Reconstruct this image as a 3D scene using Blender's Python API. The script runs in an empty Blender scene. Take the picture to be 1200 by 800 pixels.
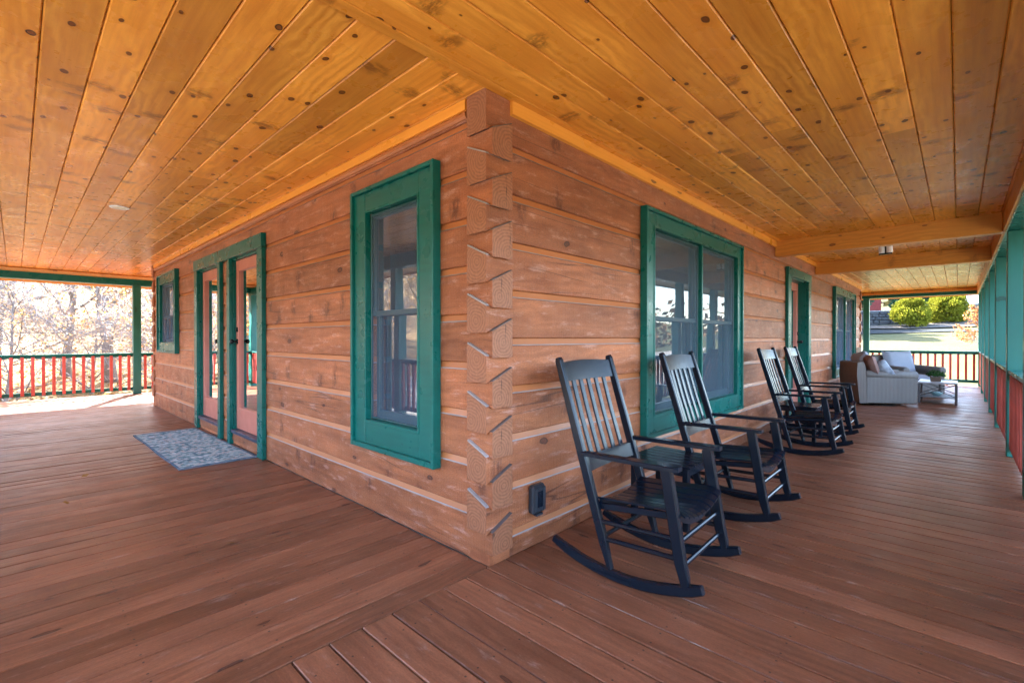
import bpy, math, random
from mathutils import Vector, Matrix, noise as mnoise

random.seed(7)
scn = bpy.context.scene
col = scn.collection
R = math.radians

# ------------------------------------------------------------------ camera
cam_d = bpy.data.cameras.new("camera")
cam_d.sensor_width = 36.0
cam_d.lens = 551.9 / 1200 * 36
cam_d.clip_start = 0.02
cam_d.clip_end = 3000
cam = bpy.data.objects.new("camera", cam_d)
cam.location = (-1.7795, -1.8587, 1.25)
cam.rotation_euler = (R(90 - 0.355), 0, R(43.493 - 90))
col.objects.link(cam)
scn.camera = cam

# ------------------------------------------------------------------ sky, sun, exposure
SUN_EL, SUN_AZ = 40.0, math.degrees(math.atan2(0.42, 0.91))     # azimuth from +Y towards +X
w = bpy.data.worlds.new("World")
scn.world = w
w.use_nodes = True
wn = w.node_tree
sky = wn.nodes.new("ShaderNodeTexSky")
sky.sky_type = 'NISHITA'
sky.sun_disc = False
sky.sun_elevation = R(SUN_EL)
sky.sun_rotation = R(SUN_AZ)
sky.air_density = 1.0
sky.dust_density = 1.5
wn.links.new(sky.outputs[0], wn.nodes["Background"].inputs[0])
wn.nodes["Background"].inputs[1].default_value = 0.15
sd = bpy.data.lights.new("sun", 'SUN')
sd.energy = 4.6
sd.angle = R(0.53)
sd.color = (1.0, 0.94, 0.85)
sun = bpy.data.objects.new("sun", sd)
sv = Vector((math.sin(R(SUN_AZ)) * math.cos(R(SUN_EL)), math.cos(R(SUN_AZ)) * math.cos(R(SUN_EL)), math.sin(R(SUN_EL))))
sun.rotation_euler = sv.to_track_quat('Z', 'Y').to_euler()
sun.location = (0, 0, 30)
col.objects.link(sun)
vs = scn.view_settings
vs.view_transform = 'Standard'
vs.look = 'None'
vs.exposure = 4.25
vs.gamma = 1.0
scn.render.engine = 'CYCLES'
scn.cycles.max_bounces = 14
scn.cycles.diffuse_bounces = 8
scn.cycles.glossy_bounces = 5
scn.cycles.transparent_max_bounces = 16
scn.cycles.use_denoising = True
scn.cycles.sample_clamp_indirect = 8

# ------------------------------------------------------------------ mesh helpers
class MB:
    def __init__(s):
        s.v = []; s.f = []; s.m = []; s.mi = 0
    def face(s, pts):
        b = len(s.v); s.v += [tuple(p) for p in pts]
        s.f.append(tuple(range(b, b + len(pts)))); s.m.append(s.mi)
    def hexa(s, p):            # 8 points: bottom 4 ccw, top 4 ccw
        b = len(s.v); s.v += [tuple(q) for q in p]
        for f in ((3, 2, 1, 0), (4, 5, 6, 7), (0, 1, 5, 4), (1, 2, 6, 5), (2, 3, 7, 6), (3, 0, 4, 7)):
            s.f.append(tuple(b + i for i in f)); s.m.append(s.mi)
    def box(s, x0, x1, y0, y1, z0, z1, c=0.0):
        if c <= 0:
            s.hexa([(x0, y0, z0), (x1, y0, z0), (x1, y1, z0), (x0, y1, z0), (x0, y0, z1), (x1, y0, z1), (x1, y1, z1), (x0, y1, z1)])
            return
        c = min(c, (x1 - x0) * .45, (y1 - y0) * .45, (z1 - z0) * .45)
        b = len(s.v)
        for sx in (0, 1):
            for sy in (0, 1):
                for sz in (0, 1):
                    X = (x0, x1)[sx]; Y = (y0, y1)[sy]; Z = (z0, z1)[sz]
                    dx = c if sx == 0 else -c; dy = c if sy == 0 else -c; dz = c if sz == 0 else -c
                    s.v += [(X, Y + dy, Z + dz), (X + dx, Y, Z + dz), (X + dx, Y + dy, Z)]
        def I(sx, sy, sz, a): return b + (sx * 4 + sy * 2 + sz) * 3 + a
        F = []
        for k in (0, 1):
            F.append([I(k, 0, 0, 0), I(k, 1, 0, 0), I(k, 1, 1, 0), I(k, 0, 1, 0)][::1 if k else -1])
            F.append([I(0, k, 0, 1), I(1, k, 0, 1), I(1, k, 1, 1), I(0, k, 1, 1)][::-1 if k else 1])
            F.append([I(0, 0, k, 2), I(1, 0, k, 2), I(1, 1, k, 2), I(0, 1, k, 2)][::1 if k else -1])
        for i in (0, 1):
            for j in (0, 1):
                F.append([I(i, j, 0, 0), I(i, j, 1, 0), I(i, j, 1, 1), I(i, j, 0, 1)])
                F.append([I(i, 0, j, 0), I(i, 1, j, 0), I(i, 1, j, 2), I(i, 0, j, 2)])
                F.append([I(0, i, j, 1), I(1, i, j, 1), I(1, i, j, 2), I(0, i, j, 2)])
                for k in (0, 1):
                    F.append([I(i, j, k, 0), I(i, j, k, 1), I(i, j, k, 2)])
        for f in F:
            s.f.append(tuple(f)); s.m.append(s.mi)
    def prism(s, prof, x0, x1, fn=None):
        """prof: list of (a,b) extruded along x; fn maps (x,a,b) to a point"""
        fn = fn or (lambda x, a, b: (x, a, b))
        b = len(s.v); n = len(prof)
        s.v += [tuple(fn(x0, *p)) for p in prof] + [tuple(fn(x1, *p)) for p in prof]
        for i in range(n):
            j = (i + 1) % n
            s.f.append((b + i, b + j, b + n + j, b + n + i)); s.m.append(s.mi)
        s.f.append(tuple(b + i for i in range(n))[::-1]); s.m.append(s.mi)
        s.f.append(tuple(b + n + i for i in range(n))); s.m.append(s.mi)
    def tube(s, pts, rad, n=8, cap=True):
        pts = [Vector(p) for p in pts]
        if not hasattr(rad, '__len__'): rad = [rad] * len(pts)
        b0 = len(s.v); up = None
        for i, p in enumerate(pts):
            d = (pts[min(i + 1, len(pts) - 1)] - pts[max(i - 1, 0)]).normalized()
            if up is None:
                up = d.orthogonal().normalized()
            else:
                up = (up - d * up.dot(d)); up = up.normalized() if up.length > 1e-6 else d.orthogonal().normalized()
            q = d.cross(up)
            for k in range(n):
                t = 2 * math.pi * k / n
                s.v.append(tuple(p + (up * math.cos(t) + q * math.sin(t)) * rad[i]))
        for i in range(len(pts) - 1):
            for k in range(n):
                k2 = (k + 1) % n
                s.f.append((b0 + i * n + k, b0 + i * n + k2, b0 + (i + 1) * n + k2, b0 + (i + 1) * n + k)); s.m.append(s.mi)
        if cap:
            s.f.append(tuple(b0 + k for k in range(n))[::-1]); s.m.append(s.mi)
            e = b0 + (len(pts) - 1) * n
            s.f.append(tuple(e + k for k in range(n))); s.m.append(s.mi)
    def bar(s, pts, wid, thk, c=0.0):
        """flat bar along pts; wid along x, thk in the plane (perp. to path and x); pts in the yz plane at some x"""
        b0 = len(s.v); n = len(pts)
        wd = wid if hasattr(wid, '__len__') else [wid] * n
        tk = thk if hasattr(thk, '__len__') else [thk] * n
        for i, p in enumerate(pts):
            p = Vector(p)
            d = (Vector(pts[min(i + 1, n - 1)]) - Vector(pts[max(i - 1, 0)])).normalized()
            nx = Vector((1, 0, 0)); nx = (nx - d * nx.dot(d)).normalized()
            q = d.cross(nx).normalized()
            a, t = wd[i] / 2, tk[i] / 2
            cc = min(0.006, a * .4, t * .4)
            for (u, v) in ((-a + cc, -t), (a - cc, -t), (a, -t + cc), (a, t - cc), (a - cc, t), (-a + cc, t), (-a, t - cc), (-a, -t + cc)):
                s.v.append(tuple(p + nx * u + q * v))
        for i in range(n - 1):
            for k in range(8):
                k2 = (k + 1) % 8
                s.f.append((b0 + i * 8 + k, b0 + i * 8 + k2, b0 + (i + 1) * 8 + k2, b0 + (i + 1) * 8 + k)); s.m.append(s.mi)
        s.f.append(tuple(b0 + k for k in range(8))[::-1]); s.m.append(s.mi)
        e = b0 + (n - 1) * 8
        s.f.append(tuple(e + k for k in range(8))); s.m.append(s.mi)
    def mesh(s, name, mats, smooth=False):
        me = bpy.data.meshes.new(name)
        me.from_pydata(s.v, [], s.f)
        if not isinstance(mats, (list, tuple)): mats = [mats]
        for m in mats: me.materials.append(m)
        if len(mats) > 1: me.polygons.foreach_set("material_index", s.m)
        if smooth: me.polygons.foreach_set("use_smooth", [True] * len(me.polygons))
        me.update()
        return me
    def obj(s, name, mats, parent=None, loc=(0, 0, 0), rz=0.0, smooth=False):
        return link(name, s.mesh(name, mats, smooth), parent, loc, rz)

def link(name, data, parent=None, loc=(0, 0, 0), rz=0.0):
    o = bpy.data.objects.new(name, data)
    o.location = loc; o.rotation_euler = (0, 0, rz)
    col.objects.link(o)
    if parent: o.parent = parent
    return o

def tag(o, label, cat, group=None, kind=None):
    o['label'] = label; o['category'] = cat
    if group: o['group'] = group
    if kind: o['kind'] = kind
    return o

def thing(name, label, cat, loc=(0, 0, 0), rz=0.0, group=None, kind=None):
    return tag(link(name, None, None, loc, rz), label, cat, group, kind)

def copy_tree(o, parent=None):
    c = o.copy(); col.objects.link(c)
    if parent: c.parent = parent
    for ch in [x for x in KIDS.get(o.name, [])]:
        copy_tree(ch, c)
    return c
KIDS = {}
def index_kids(o):
    KIDS[o.name] = list(o.children)
    for ch in o.children: index_kids(ch)

# ------------------------------------------------------------------ material helpers
class NT:
    def __init__(s, name):
        s.mat = bpy.data.materials.new(name); s.mat.use_nodes = True
        s.t = s.mat.node_tree; s.bsdf = s.t.nodes["Principled BSDF"]; s.out = s.t.nodes["Material Output"]
    def n(s, typ, ins=None, **kw):
        nd = s.t.nodes.new("ShaderNode" + typ)
        for k, v in kw.items(): setattr(nd, k, v)
        if ins:
            for k, v in ins.items():
                sock = nd.inputs[k]
                if isinstance(v, bpy.types.NodeSocket): s.t.links.new(v, sock)
                else: sock.default_value = v
        return nd
    def math(s, op, a, b=0.0, c=None, clamp=False):
        i = {0: a, 1: b}
        if c is not None: i[2] = c
        return s.n("Math", i, operation=op, use_clamp=clamp).outputs[0]
    def vmul(s, a, b): return s.n("VectorMath", {0: a, 1: b}, operation='MULTIPLY').outputs[0]
    def vadd(s, a, b): return s.n("VectorMath", {0: a, 1: b}, operation='ADD').outputs[0]
    def mapr(s, v, a, b, c=0.0, d=1.0, smooth=False):
        return s.n("MapRange", {0: v, 1: a, 2: b, 3: c, 4: d}, interpolation_type='SMOOTHSTEP' if smooth else 'LINEAR').outputs[0]
    def mix(s, f, a, b, blend='MIX'):
        nd = s.n("Mix", data_type='RGBA', blend_type=blend)
        for k, v in ((0, f), (6, a), (7, b)):
            if isinstance(v, bpy.types.NodeSocket): s.t.links.new(v, nd.inputs[k])
            else: nd.inputs[k].default_value = v if k == 0 or len(v) == 4 else (*v, 1)
        return nd.outputs[2]
    def noise(s, vec, scale, detail=4, rough=.55, dist=0.0, out=0):
        return s.n("TexNoise", {'Vector': vec, 'Scale': scale, 'Detail': detail, 'Roughness': rough, 'Distortion': dist}).outputs[out]
    def set(s, **kw):
        for k, v in kw.items():
            sock = s.bsdf.inputs[k.replace('_', ' ')]
            if isinstance(v, bpy.types.NodeSocket): s.t.links.new(v, sock)
            else: sock.default_value = v if not (isinstance(v, tuple) and len(v) == 3) else (*v, 1)
    def bump(s, h, strength=.3, dist=.01):
        b = s.n("Bump", {'Height': h, 'Strength': strength, 'Distance': dist})
        s.t.links.new(b.outputs[0], s.bsdf.inputs['Normal'])
        return b

def plain(name, c, rough=.5, var=.08, bump=.0, bscale=60, metal=0.0, spec=.5, coat=0.0):
    t = NT(name)
    tc = t.n("TexCoord").outputs['Object']
    nz = t.noise(tc, 6.0, 5)
    k = t.mapr(nz, .3, .7, 1 - var * 1.5, 1 + var * 1.5)
    oi = t.n("ObjectInfo").outputs['Random']
    k = t.math('MULTIPLY', k, t.mapr(oi, 0, 1, 1 - var * .6, 1 + var * .6))
    cc = t.n("VectorMath", {0: (*c[:3],), 3: k}, operation='SCALE').outputs[0]
    t.set(Base_Color=cc, Roughness=t.mapr(t.noise(tc, 14, 4), .3, .7, max(.03, rough - .07 * min(1, var * 12)), rough + .07 * min(1, var * 12)), Metallic=metal)
    t.bsdf.inputs['Specular IOR Level'].default_value = spec
    if coat: t.set(Coat_Weight=coat, Coat_Roughness=.15)
    if bump: t.bump(t.noise(tc, bscale, 5), bump, .004)
    return t.mat

def wood(name, dark, light, knot, rim, sx=4.0, sy=6.0, kamt=.45, krad=.16, grain=70., rough=.4, bump=.15, var=.18,
         waxis='Y', wave=.12, scuff=None, spike=0.0, saw=0.0, speck=0.0, sct=(.60, .72), crack=0.0, screws=False, sgate=.45, spec=.5, coat=0.0, stretchz=1.0, fine=0.0, laxis='X', gb=.004):
    t = NT(name)
    tc = t.n("TexCoord").outputs['Object']
    rnd = t.n("ObjectInfo").outputs['Random']
    sp = t.n("SeparateXYZ", {0: tc})
    X = sp.outputs[laxis]; Y = sp.outputs[waxis]
    third = sp.outputs[[a for a in 'XYZ' if a not in (laxis, waxis)][0]]
    X = t.math('ADD', X, t.math('MULTIPLY', rnd, 73.1))
    Y2 = t.math('ADD', Y, t.math('MULTIPLY', rnd, 31.7))
    v = t.n("CombineXYZ", {0: X, 1: Y2, 2: third}).outputs[0]
    wob = t.noise(v, 9, 2, out=1)
    wv = t.vadd(v, t.vmul(t.vadd(wob, (-.5, -.5, -.5)), (.03, .03, 0)))
    kv = t.vmul(wv, (sx, sy, 0))
    vo = t.n("TexVoronoi", {'Vector': kv, 'Scale': 1.0}, voronoi_dimensions='2D')
    dist = vo.outputs['Distance']
    cr = t.n("SeparateColor", {0: vo.outputs['Color']})
    r = t.mapr(cr.outputs[0], 1 - kamt, 1.0, krad * .25, krad)
    has = t.math('GREATER_THAN', cr.outputs[0], 1 - kamt)
    ratio = t.math('DIVIDE', dist, r)
    km = t.math('MULTIPLY', t.mapr(ratio, 1.12, .85, 0, 1, True), has)
    kr = t.math('MULTIPLY', t.math('MULTIPLY', t.mapr(ratio, .45, .9, 0, 1, True), km), t.mapr(cr.outputs[1], 0, 1, .45, 1))
    halo = t.math('MULTIPLY', t.mapr(ratio, 3.2, .9, 0, 1, True), has)
    Yd = t.math('ADD', Y2, t.math('MULTIPLY', halo, .02))
    gv = t.n("CombineXYZ", {0: t.math('MULTIPLY', X, 1.6), 1: t.math('MULTIPLY', Yd, grain), 2: t.math('MULTIPLY', third, grain * .5)}).outputs[0]
    g = t.noise(gv, 1.0, 6, .62, .35)
    wvv = t.n("CombineXYZ", {0: t.math('MULTIPLY', X, .5), 1: t.math('MULTIPLY', Yd, 1.2), 2: third}).outputs[0]
    wt = t.n("TexWave", {'Vector': wvv, 'Scale': 5.0, 'Distortion': 16.0, 'Detail': 4.0, 'Detail Scale': .55, 'Detail Roughness': .62}, wave_type='BANDS', bands_direction='Y').outputs['Fac']
    tone = t.noise(t.vmul(v, (.9, 4.0, 1)), 1.3, 3)
    wt = t.math('MULTIPLY', wt, t.mapr(t.noise(t.vmul(v, (.7, 2.5, 1)), 1.1, 2), .40, .62, 0, 1.6, True))
    k = t.math('ADD', t.math('MULTIPLY', t.mapr(g, .25, .75), .45), t.math('MULTIPLY', wt, wave))
    k = t.math('ADD', k, t.math('MULTIPLY', t.mapr(tone, .25, .75), .55 - wave * .5), clamp=True)
    c = t.mix(k, dark, light)
    c = t.mix(t.math('MULTIPLY', halo, .35), c, dark)
    vb = t.n("ObjectInfo").outputs['Random']
    vv = t.n("TexWhiteNoise", {'W': vb}, noise_dimensions='1D')
    br = t.mapr(vv.outputs['Value'], 0, 1, 1 - var, 1 + var)
    c = t.n("VectorMath", {0: c, 3: br}, operation='SCALE').outputs[0]
    c = t.mix(t.math('MULTIPLY', km, .85), c, knot)
    c = t.mix(kr, c, rim)
    rg = t.mapr(t.noise(v, 5, 4), .3, .7, rough - .08, rough + .1)
    if spike:
        sv = t.vadd(t.vmul(v, (3.1, 2.1, 0)), t.vmul(t.vadd(t.noise(v, 14, 3, .6, 0, 1), (-.5, -.5, -.5)), (.22, .5, 0)))
        v2 = t.n("TexVoronoi", {'Vector': sv, 'Scale': 1.0}, voronoi_dimensions='2D')
        c2 = t.n("SeparateColor", {0: v2.outputs['Color']})
        s1 = t.math('MULTIPLY', t.mapr(v2.outputs['Distance'], .24, .05, 0, 1, True), t.math('GREATER_THAN', c2.outputs[0], sgate))
        s1 = t.math('MULTIPLY', s1, t.mapr(t.noise(t.vmul(v, (40, 14, 1)), 1, 4, .7), .34, .56, .0, 1, True))
        c = t.mix(t.math('MULTIPLY', s1, spike), c, knot)
    if scuff:
        sc = t.noise(t.vmul(v, (2.2, 9, 3)), 2.2, 7, .7)
        sm = t.mapr(sc, sct[0], sct[1], 0, scuff[1], True)
        c = t.mix(sm, c, scuff[0])
        sp2 = t.noise(v, 45, 3, .6)
        c = t.mix(t.mapr(sp2, .70, .76, 0, scuff[1] * .9, True), c, scuff[0])
        rg = t.math('ADD', rg, t.math('MULTIPLY', sm, .2))
    if crack:
        cn = t.noise(t.n("CombineXYZ", {0: t.math('MULTIPLY', X, .40), 1: t.math('MULTIPLY', Y2, 9.0), 2: third}).outputs[0], 1.0, 1.2, .4)
        cm = t.mapr(t.math('ABSOLUTE', t.math('SUBTRACT', cn, .5)), .0, .014, 1, 0, True)
        cm = t.math('MULTIPLY', cm, t.mapr(t.noise(t.vmul(v, (.8, 3, 1)), 1.1, 2), .52, .62, 0, crack, True))
        c = t.mix(cm, c, rim)
    if screws:
        raw = t.n("SeparateXYZ", {0: tc})
        fx = t.math('MULTIPLY', t.math('SUBTRACT', t.math('FRACT', t.math('DIVIDE', raw.outputs[0], .406)), .5), .406)
        fy = t.math('SUBTRACT', t.math('ABSOLUTE', raw.outputs[1]), .043)
        dd_ = t.math('SQRT', t.math('ADD', t.math('MULTIPLY', fx, fx), t.math('MULTIPLY', fy, fy)))
        c = t.mix(t.mapr(dd_, .0055, .0035, 0, .85, True), c, (.02, .014, .012))
    if speck:
        kk = t.mapr(t.noise(t.vmul(v, (1, 2.2, 1.5)), 70, 4, .75), .32, .68, 1 - speck, 1 + speck)
        kk = t.math('MULTIPLY', kk, t.mapr(t.noise(t.vmul(v, (1.1, 2.5, 2)), 2.5, 4, .6), .3, .7, 1 - speck * .7, 1 + speck * .7))
        c = t.n("VectorMath", {0: c, 3: kk}, operation='SCALE').outputs[0]
    t.set(Base_Color=c, Roughness=rg)
    t.bsdf.inputs['Specular IOR Level'].default_value = spec
    if coat: t.set(Coat_Weight=coat, Coat_Roughness=.22)
    h = t.math('ADD', g, t.math('MULTIPLY', km, -.5))
    if saw: h = t.math('ADD', h, t.math('MULTIPLY', t.noise(t.vmul(v, (120, 6, 1)), 1, 3, .6), saw))
    if fine: h = t.math('ADD', h, t.math('MULTIPLY', t.noise(t.vmul(v, (1, 1, 1)), 130, 4, .7), fine))
    t.bump(h, bump, gb)
    return t.mat

def endgrain(name, a, b, crack):
    t = NT(name)
    tc = t.n("TexCoord").outputs['Object']; rnd = t.n("ObjectInfo").outputs['Random']
    off = t.n("CombineXYZ", {0: 0.0, 1: t.mapr(rnd, 0, 1, -.03, -.14), 2: t.mapr(t.math('FRACT', t.math('MULTIPLY', rnd, 7.7)), 0, 1, .06, -.06)}).outputs[0]
    v = t.vadd(tc, off)
    nz = t.noise(v, 12, 4, out=1)
    v2 = t.vadd(v, t.vmul(nz, (.02, .02, .02)))
    wv = t.n("TexWave", {'Vector': v2, 'Scale': 17.0, 'Distortion': 2.2, 'Detail': 4.0, 'Detail Scale': 2.0}, wave_type='RINGS', rings_direction='X').outputs['Fac']
    g = t.noise(v, 60, 5)
    c = t.mix(t.math('ADD', t.math('MULTIPLY', wv, .5), t.math('MULTIPLY', t.mapr(g, .3, .7), .5)), a, b)
    ck = t.mapr(t.noise(t.vmul(v, (30, 30, 5)), 1, 3), .64, .7, 0, .8, True)
    c = t.mix(ck, c, crack)
    t.set(Base_Color=c, Roughness=.6)
    t.bump(t.math('ADD', wv, g), .2, .003)
    return t.mat

M = {}
M['ceil'] = wood('varnished_pine', (.52, .155, .012), (.88, .385, .056), (.11, .024, .004), (.006, .003, .002), 4.0, 6.2, .46, .105, 46, .30, .04, .22, wave=.26, spec=.24, spike=.65, speck=.05, sgate=.5)
M['trimwood'] = wood('pine_trim', (.66, .25, .03), (.86, .36, .055), (.2, .06, .015), (.03, .012, .006), 2.0, 9, .3, .10, 60, .32, .05, .05, waxis='Z', spec=.4)
M['beam'] = wood('pine_beam', (.52, .175, .025), (.80, .33, .055), (.22, .055, .01), (.02, .010, .006), 2.4, 5, .4, .10, 50, .4, .08, .10, waxis='Z', wave=.25, spec=.35, spike=.5)
M['log'] = wood('stained_log', (.185, .051, .019), (.455, .156, .062), (.10, .028, .013), (.035, .012, .008), 2.1, 4.4, .26, .12, 18, .45, .6, .20, waxis='Z', wave=.16,
                scuff=((.60, .34, .26), .5), fine=1.6, spike=.75, saw=1.6, gb=.006, spec=.38, speck=.24, sct=(.52, .68), crack=.65, sgate=.56)
M['end'] = endgrain('log_end', (.20, .068, .030), (.38, .150, .070), (.05, .02, .012))
M['chink'] = wood('chink_wood', (.38, .125, .040), (.50, .175, .060), (.3, .09, .03), (.2, .06, .02), 2.6, 6, .02, .03, 8, .40, .02, .06, waxis='Z', spec=.5, wave=.05)
M['caulk'] = plain('grey_caulk', (.32, .29, .28), .5, .12, .1, 40)
M['deck'] = wood('stained_deck', (.110, .036, .017), (.300, .112, .055), (.08, .028, .016), (.03, .013, .010), 2.0, 7, .20, .10, 44, .37, .38, .20, wave=.16,
                 scuff=((.42, .26, .20), .45), spec=.36, speck=.20, sct=(.57, .70), screws=True)
def worn_edge():
    t = NT('worn_deck_edge')
    tc = t.n("TexCoord").outputs['Object']; rnd = t.n("ObjectInfo").outputs['Random']
    v = t.vadd(t.vmul(tc, (1, 1, 1)), t.n("CombineXYZ", {0: t.math('MULTIPLY', rnd, 57.0), 1: 0.0, 2: 0.0}).outputs[0])
    f = t.mapr(t.noise(t.vmul(v, (1.6, 4, 4)), 1.4, 6, .7), .52, .66, 0, 1, True)
    c = t.mix(f, (.13, .05, .03), (.27, .20, .17))
    t.set(Base_Color=c, Roughness=.75)
    return t.mat
M['deckedge'] = worn_edge()
M['sub'] = plain('dark_subfloor', (.02, .014, .012), .9)
M['green'] = wood('green_paint', (.0015, .088, .070), (.003, .128, .104), (.002, .08, .062), (.002, .055, .045), 3, 6, .2, .1, 40, .30, .35, .06, waxis='Z', wave=.1, spec=.32, speck=.06)
M['greenv'] = wood('green_post_paint', (.004, .12, .098), (.009, .17, .14), (.006, .08, .06), (.004, .05, .04), 1.5, 6, .4, .12, 40, .36, .22, .05, waxis='X', laxis='Z', wave=.15)
M['sash'] = plain('sash_paint', (.025, .075, .08), .35, .05)
M['red'] = plain('red_stain', (.46, .075, .050), .5, .14, .15, 60)
M['pink'] = plain('door_paint', (.50, .165, .115), .38, .05, .04, 30)
M['thresh'] = plain('threshold', (.03, .04, .07), .35)
M['black'] = plain('black_enamel', (.0040, .0078, .0150), .24, .03, 0, 50, spec=.28)
M['metal'] = plain('dark_bronze', (.02, .018, .018), .3, .1, 0, 60, .7)
M['outlet'] = plain('outlet_cover', (.022, .028, .036), .35)
M['inner'] = plain('room_plaster', (.22, .2, .18), .8)
M['curtain'] = plain('window_blind', (.30, .33, .38), .8)
M['concrete'] = plain('concrete', (.25, .25, .24), .9)

def glass_mat():
    t = NT('window_glass')
    tc = t.n("TexCoord").outputs['Object']
    nz = t.noise(tc, 1.7, 2)
    b = t.n("Bump", {'Height': nz, 'Strength': .04, 'Distance': .02})
    gl = t.n("BsdfGlossy", {'Color': (.92, .95, 1, 1), 'Roughness': .0, 'Normal': b.outputs[0]})
    tr = t.n("BsdfTransparent", {'Color': (.55, .6, .62, 1)})
    fr = t.n("Fresnel", {'IOR': 1.5, 'Normal': b.outputs[0]})
    f = t.math('ADD', t.math('MULTIPLY', fr.outputs[0], 2.6), .16, clamp=True)
    mx = t.n("MixShader", {0: f, 1: tr.outputs[0], 2: gl.outputs[0]})
    t.t.links.new(mx.outputs[0], t.out.inputs[0])
    return t.mat
M['glass'] = glass_mat()
def screen_mat(name, op, c):
    t = NT(name)
    tr = t.n("BsdfTransparent")
    df = t.n("BsdfDiffuse", {'Color': (*c, 1)})
    mx = t.n("MixShader", {0: op, 1: tr.outputs[0], 2: df.outputs[0]})
    t.t.links.new(mx.outputs[0], t.out.inputs[0])
    return t.mat
M['screen'] = screen_mat('insect_screen', .50, (.09, .125, .155))
M['screenl'] = screen_mat('light_insect_screen', .32, (.12, .15, .21))
M['screend'] = screen_mat('dense_insect_screen', .55, (.11, .14, .19))

def leaf_mat(name, stops, trans=.45, rough=.55):
    t = NT(name)
    rnd = t.n("NewGeometry").outputs['Random Per Island']
    cr = t.n("ValToRGB", {0: rnd})
    els = cr.color_ramp.elements
    while len(els) < len(stops): els.new(.5)
    for e, (p, c) in zip(els, stops): e.position = p; e.color = (*c, 1)
    df = t.n("BsdfDiffuse", {'Color': cr.outputs[0]})
    tl = t.n("BsdfTranslucent", {'Color': cr.outputs[0]})
    mx = t.n("MixShader", {0: trans, 1: df.outputs[0], 2: tl.outputs[0]})
    t.t.links.new(mx.outputs[0], t.out.inputs[0])
    return t.mat
M['leaf_yellow'] = leaf_mat('autumn_leaves', [(0, (.46, .27, .05)), (.35, (.54, .35, .10)), (.7, (.48, .20, .08)), (1, (.48, .38, .22))], .55)
M['leaf_pale'] = leaf_mat('pale_leaves', [(0, (.40, .28, .18)), (.5, (.46, .34, .26)), (1, (.46, .30, .09))], .5)
M['leaf_orange'] = leaf_mat('orange_leaves', [(0, (.34, .12, .03)), (.5, (.42, .19, .06)), (1, (.40, .26, .14))])
M['needle_lime'] = leaf_mat('lime_foliage', [(0, (.10, .115, .012)), (.5, (.16, .165, .016)), (1, (.21, .195, .026))], .3)
M['needle_dark'] = leaf_mat('dark_needles', [(0, (.014, .045, .026)), (.6, (.026, .068, .040)), (1, (.045, .10, .055))], .15)
M['herb'] = leaf_mat('herb_leaves', [(0, (.02, .06, .015)), (.6, (.045, .11, .03)), (1, (.08, .16, .05))], .3)
M['litter'] = leaf_mat('fallen_leaf', [(0, (.26, .13, .05)), (.5, (.34, .2, .07)), (1, (.20, .10, .05))], .2)

def bark_mat():
    t = NT('bark')
    tc = t.n("TexCoord").outputs['Object']
    n1 = t.noise(t.vmul(tc, (6, 6, 1.2)), 4, 6, .65)
    c = t.mix(n1, (.10, .085, .075), (.30, .27, .25))
    t.set(Base_Color=c, Roughness=.85); t.bump(n1, .6, .03)
    return t.mat
M['bark'] = bark_mat()
M['twig'] = plain('pale_twigs', (.29, .26, .24), .7, .15)

# ------------------------------------------------------------------ dimensions
LX, LY = 13.40, 9.11          # house, corner at the origin
PS, PN, PE, PW = -2.215, 11.60, 15.45, -2.36    # inner faces of the header beams
CEIL = 2.607
T = .158                      # log thickness
EAVE = .62
PITCH = .2755

# ------------------------------------------------------------------ ground
def sstep(a, b, x):
    t = max(0., min(1., (x - a) / (b - a))); return t * t * (3 - 2 * t)
def interp(x, pts):
    if x <= pts[0][0]: return pts[0][1]
    for (a, b), (c, d) in zip(pts, pts[1:]):
        if x <= c: return b + (d - b) * (x - a) / (c - a)
    return pts[-1][1]
def gz(x, y):
    e = interp(x, [(15, 0), (19, .12), (31, 1.40), (38, 2.30), (43, 2.75), (47, 3.1), (49.5, 3.7), (58, 4.7), (76, 5.6), (130, 11), (260, 26)])
    e *= sstep(-34, -12, y) * .9 + .1
    n = interp(y, [(11, 0), (15, .05), (22, .9), (34, 3.0), (60, 7.5), (120, 17), (260, 38)])
    n *= sstep(40, 10, x) * .75 + .25 if x > 10 else 1
    s = interp(-y, [(3, 0), (25, -1.2), (60, -1.5), (130, 6), (260, 26)])
    ww = interp(-x, [(3, 0), (20, -.3), (60, 2.5), (130, 10), (260, 26)])
    far = max(0, math.hypot(x, y) - 25) / 60
    return -.78 + e + n + s + ww + .9 * min(1, far) * mnoise.noise(Vector((x * .04, y * .04, 0))) + .05 * mnoise.noise(Vector((x * .4, y * .4, 3)))

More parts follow.
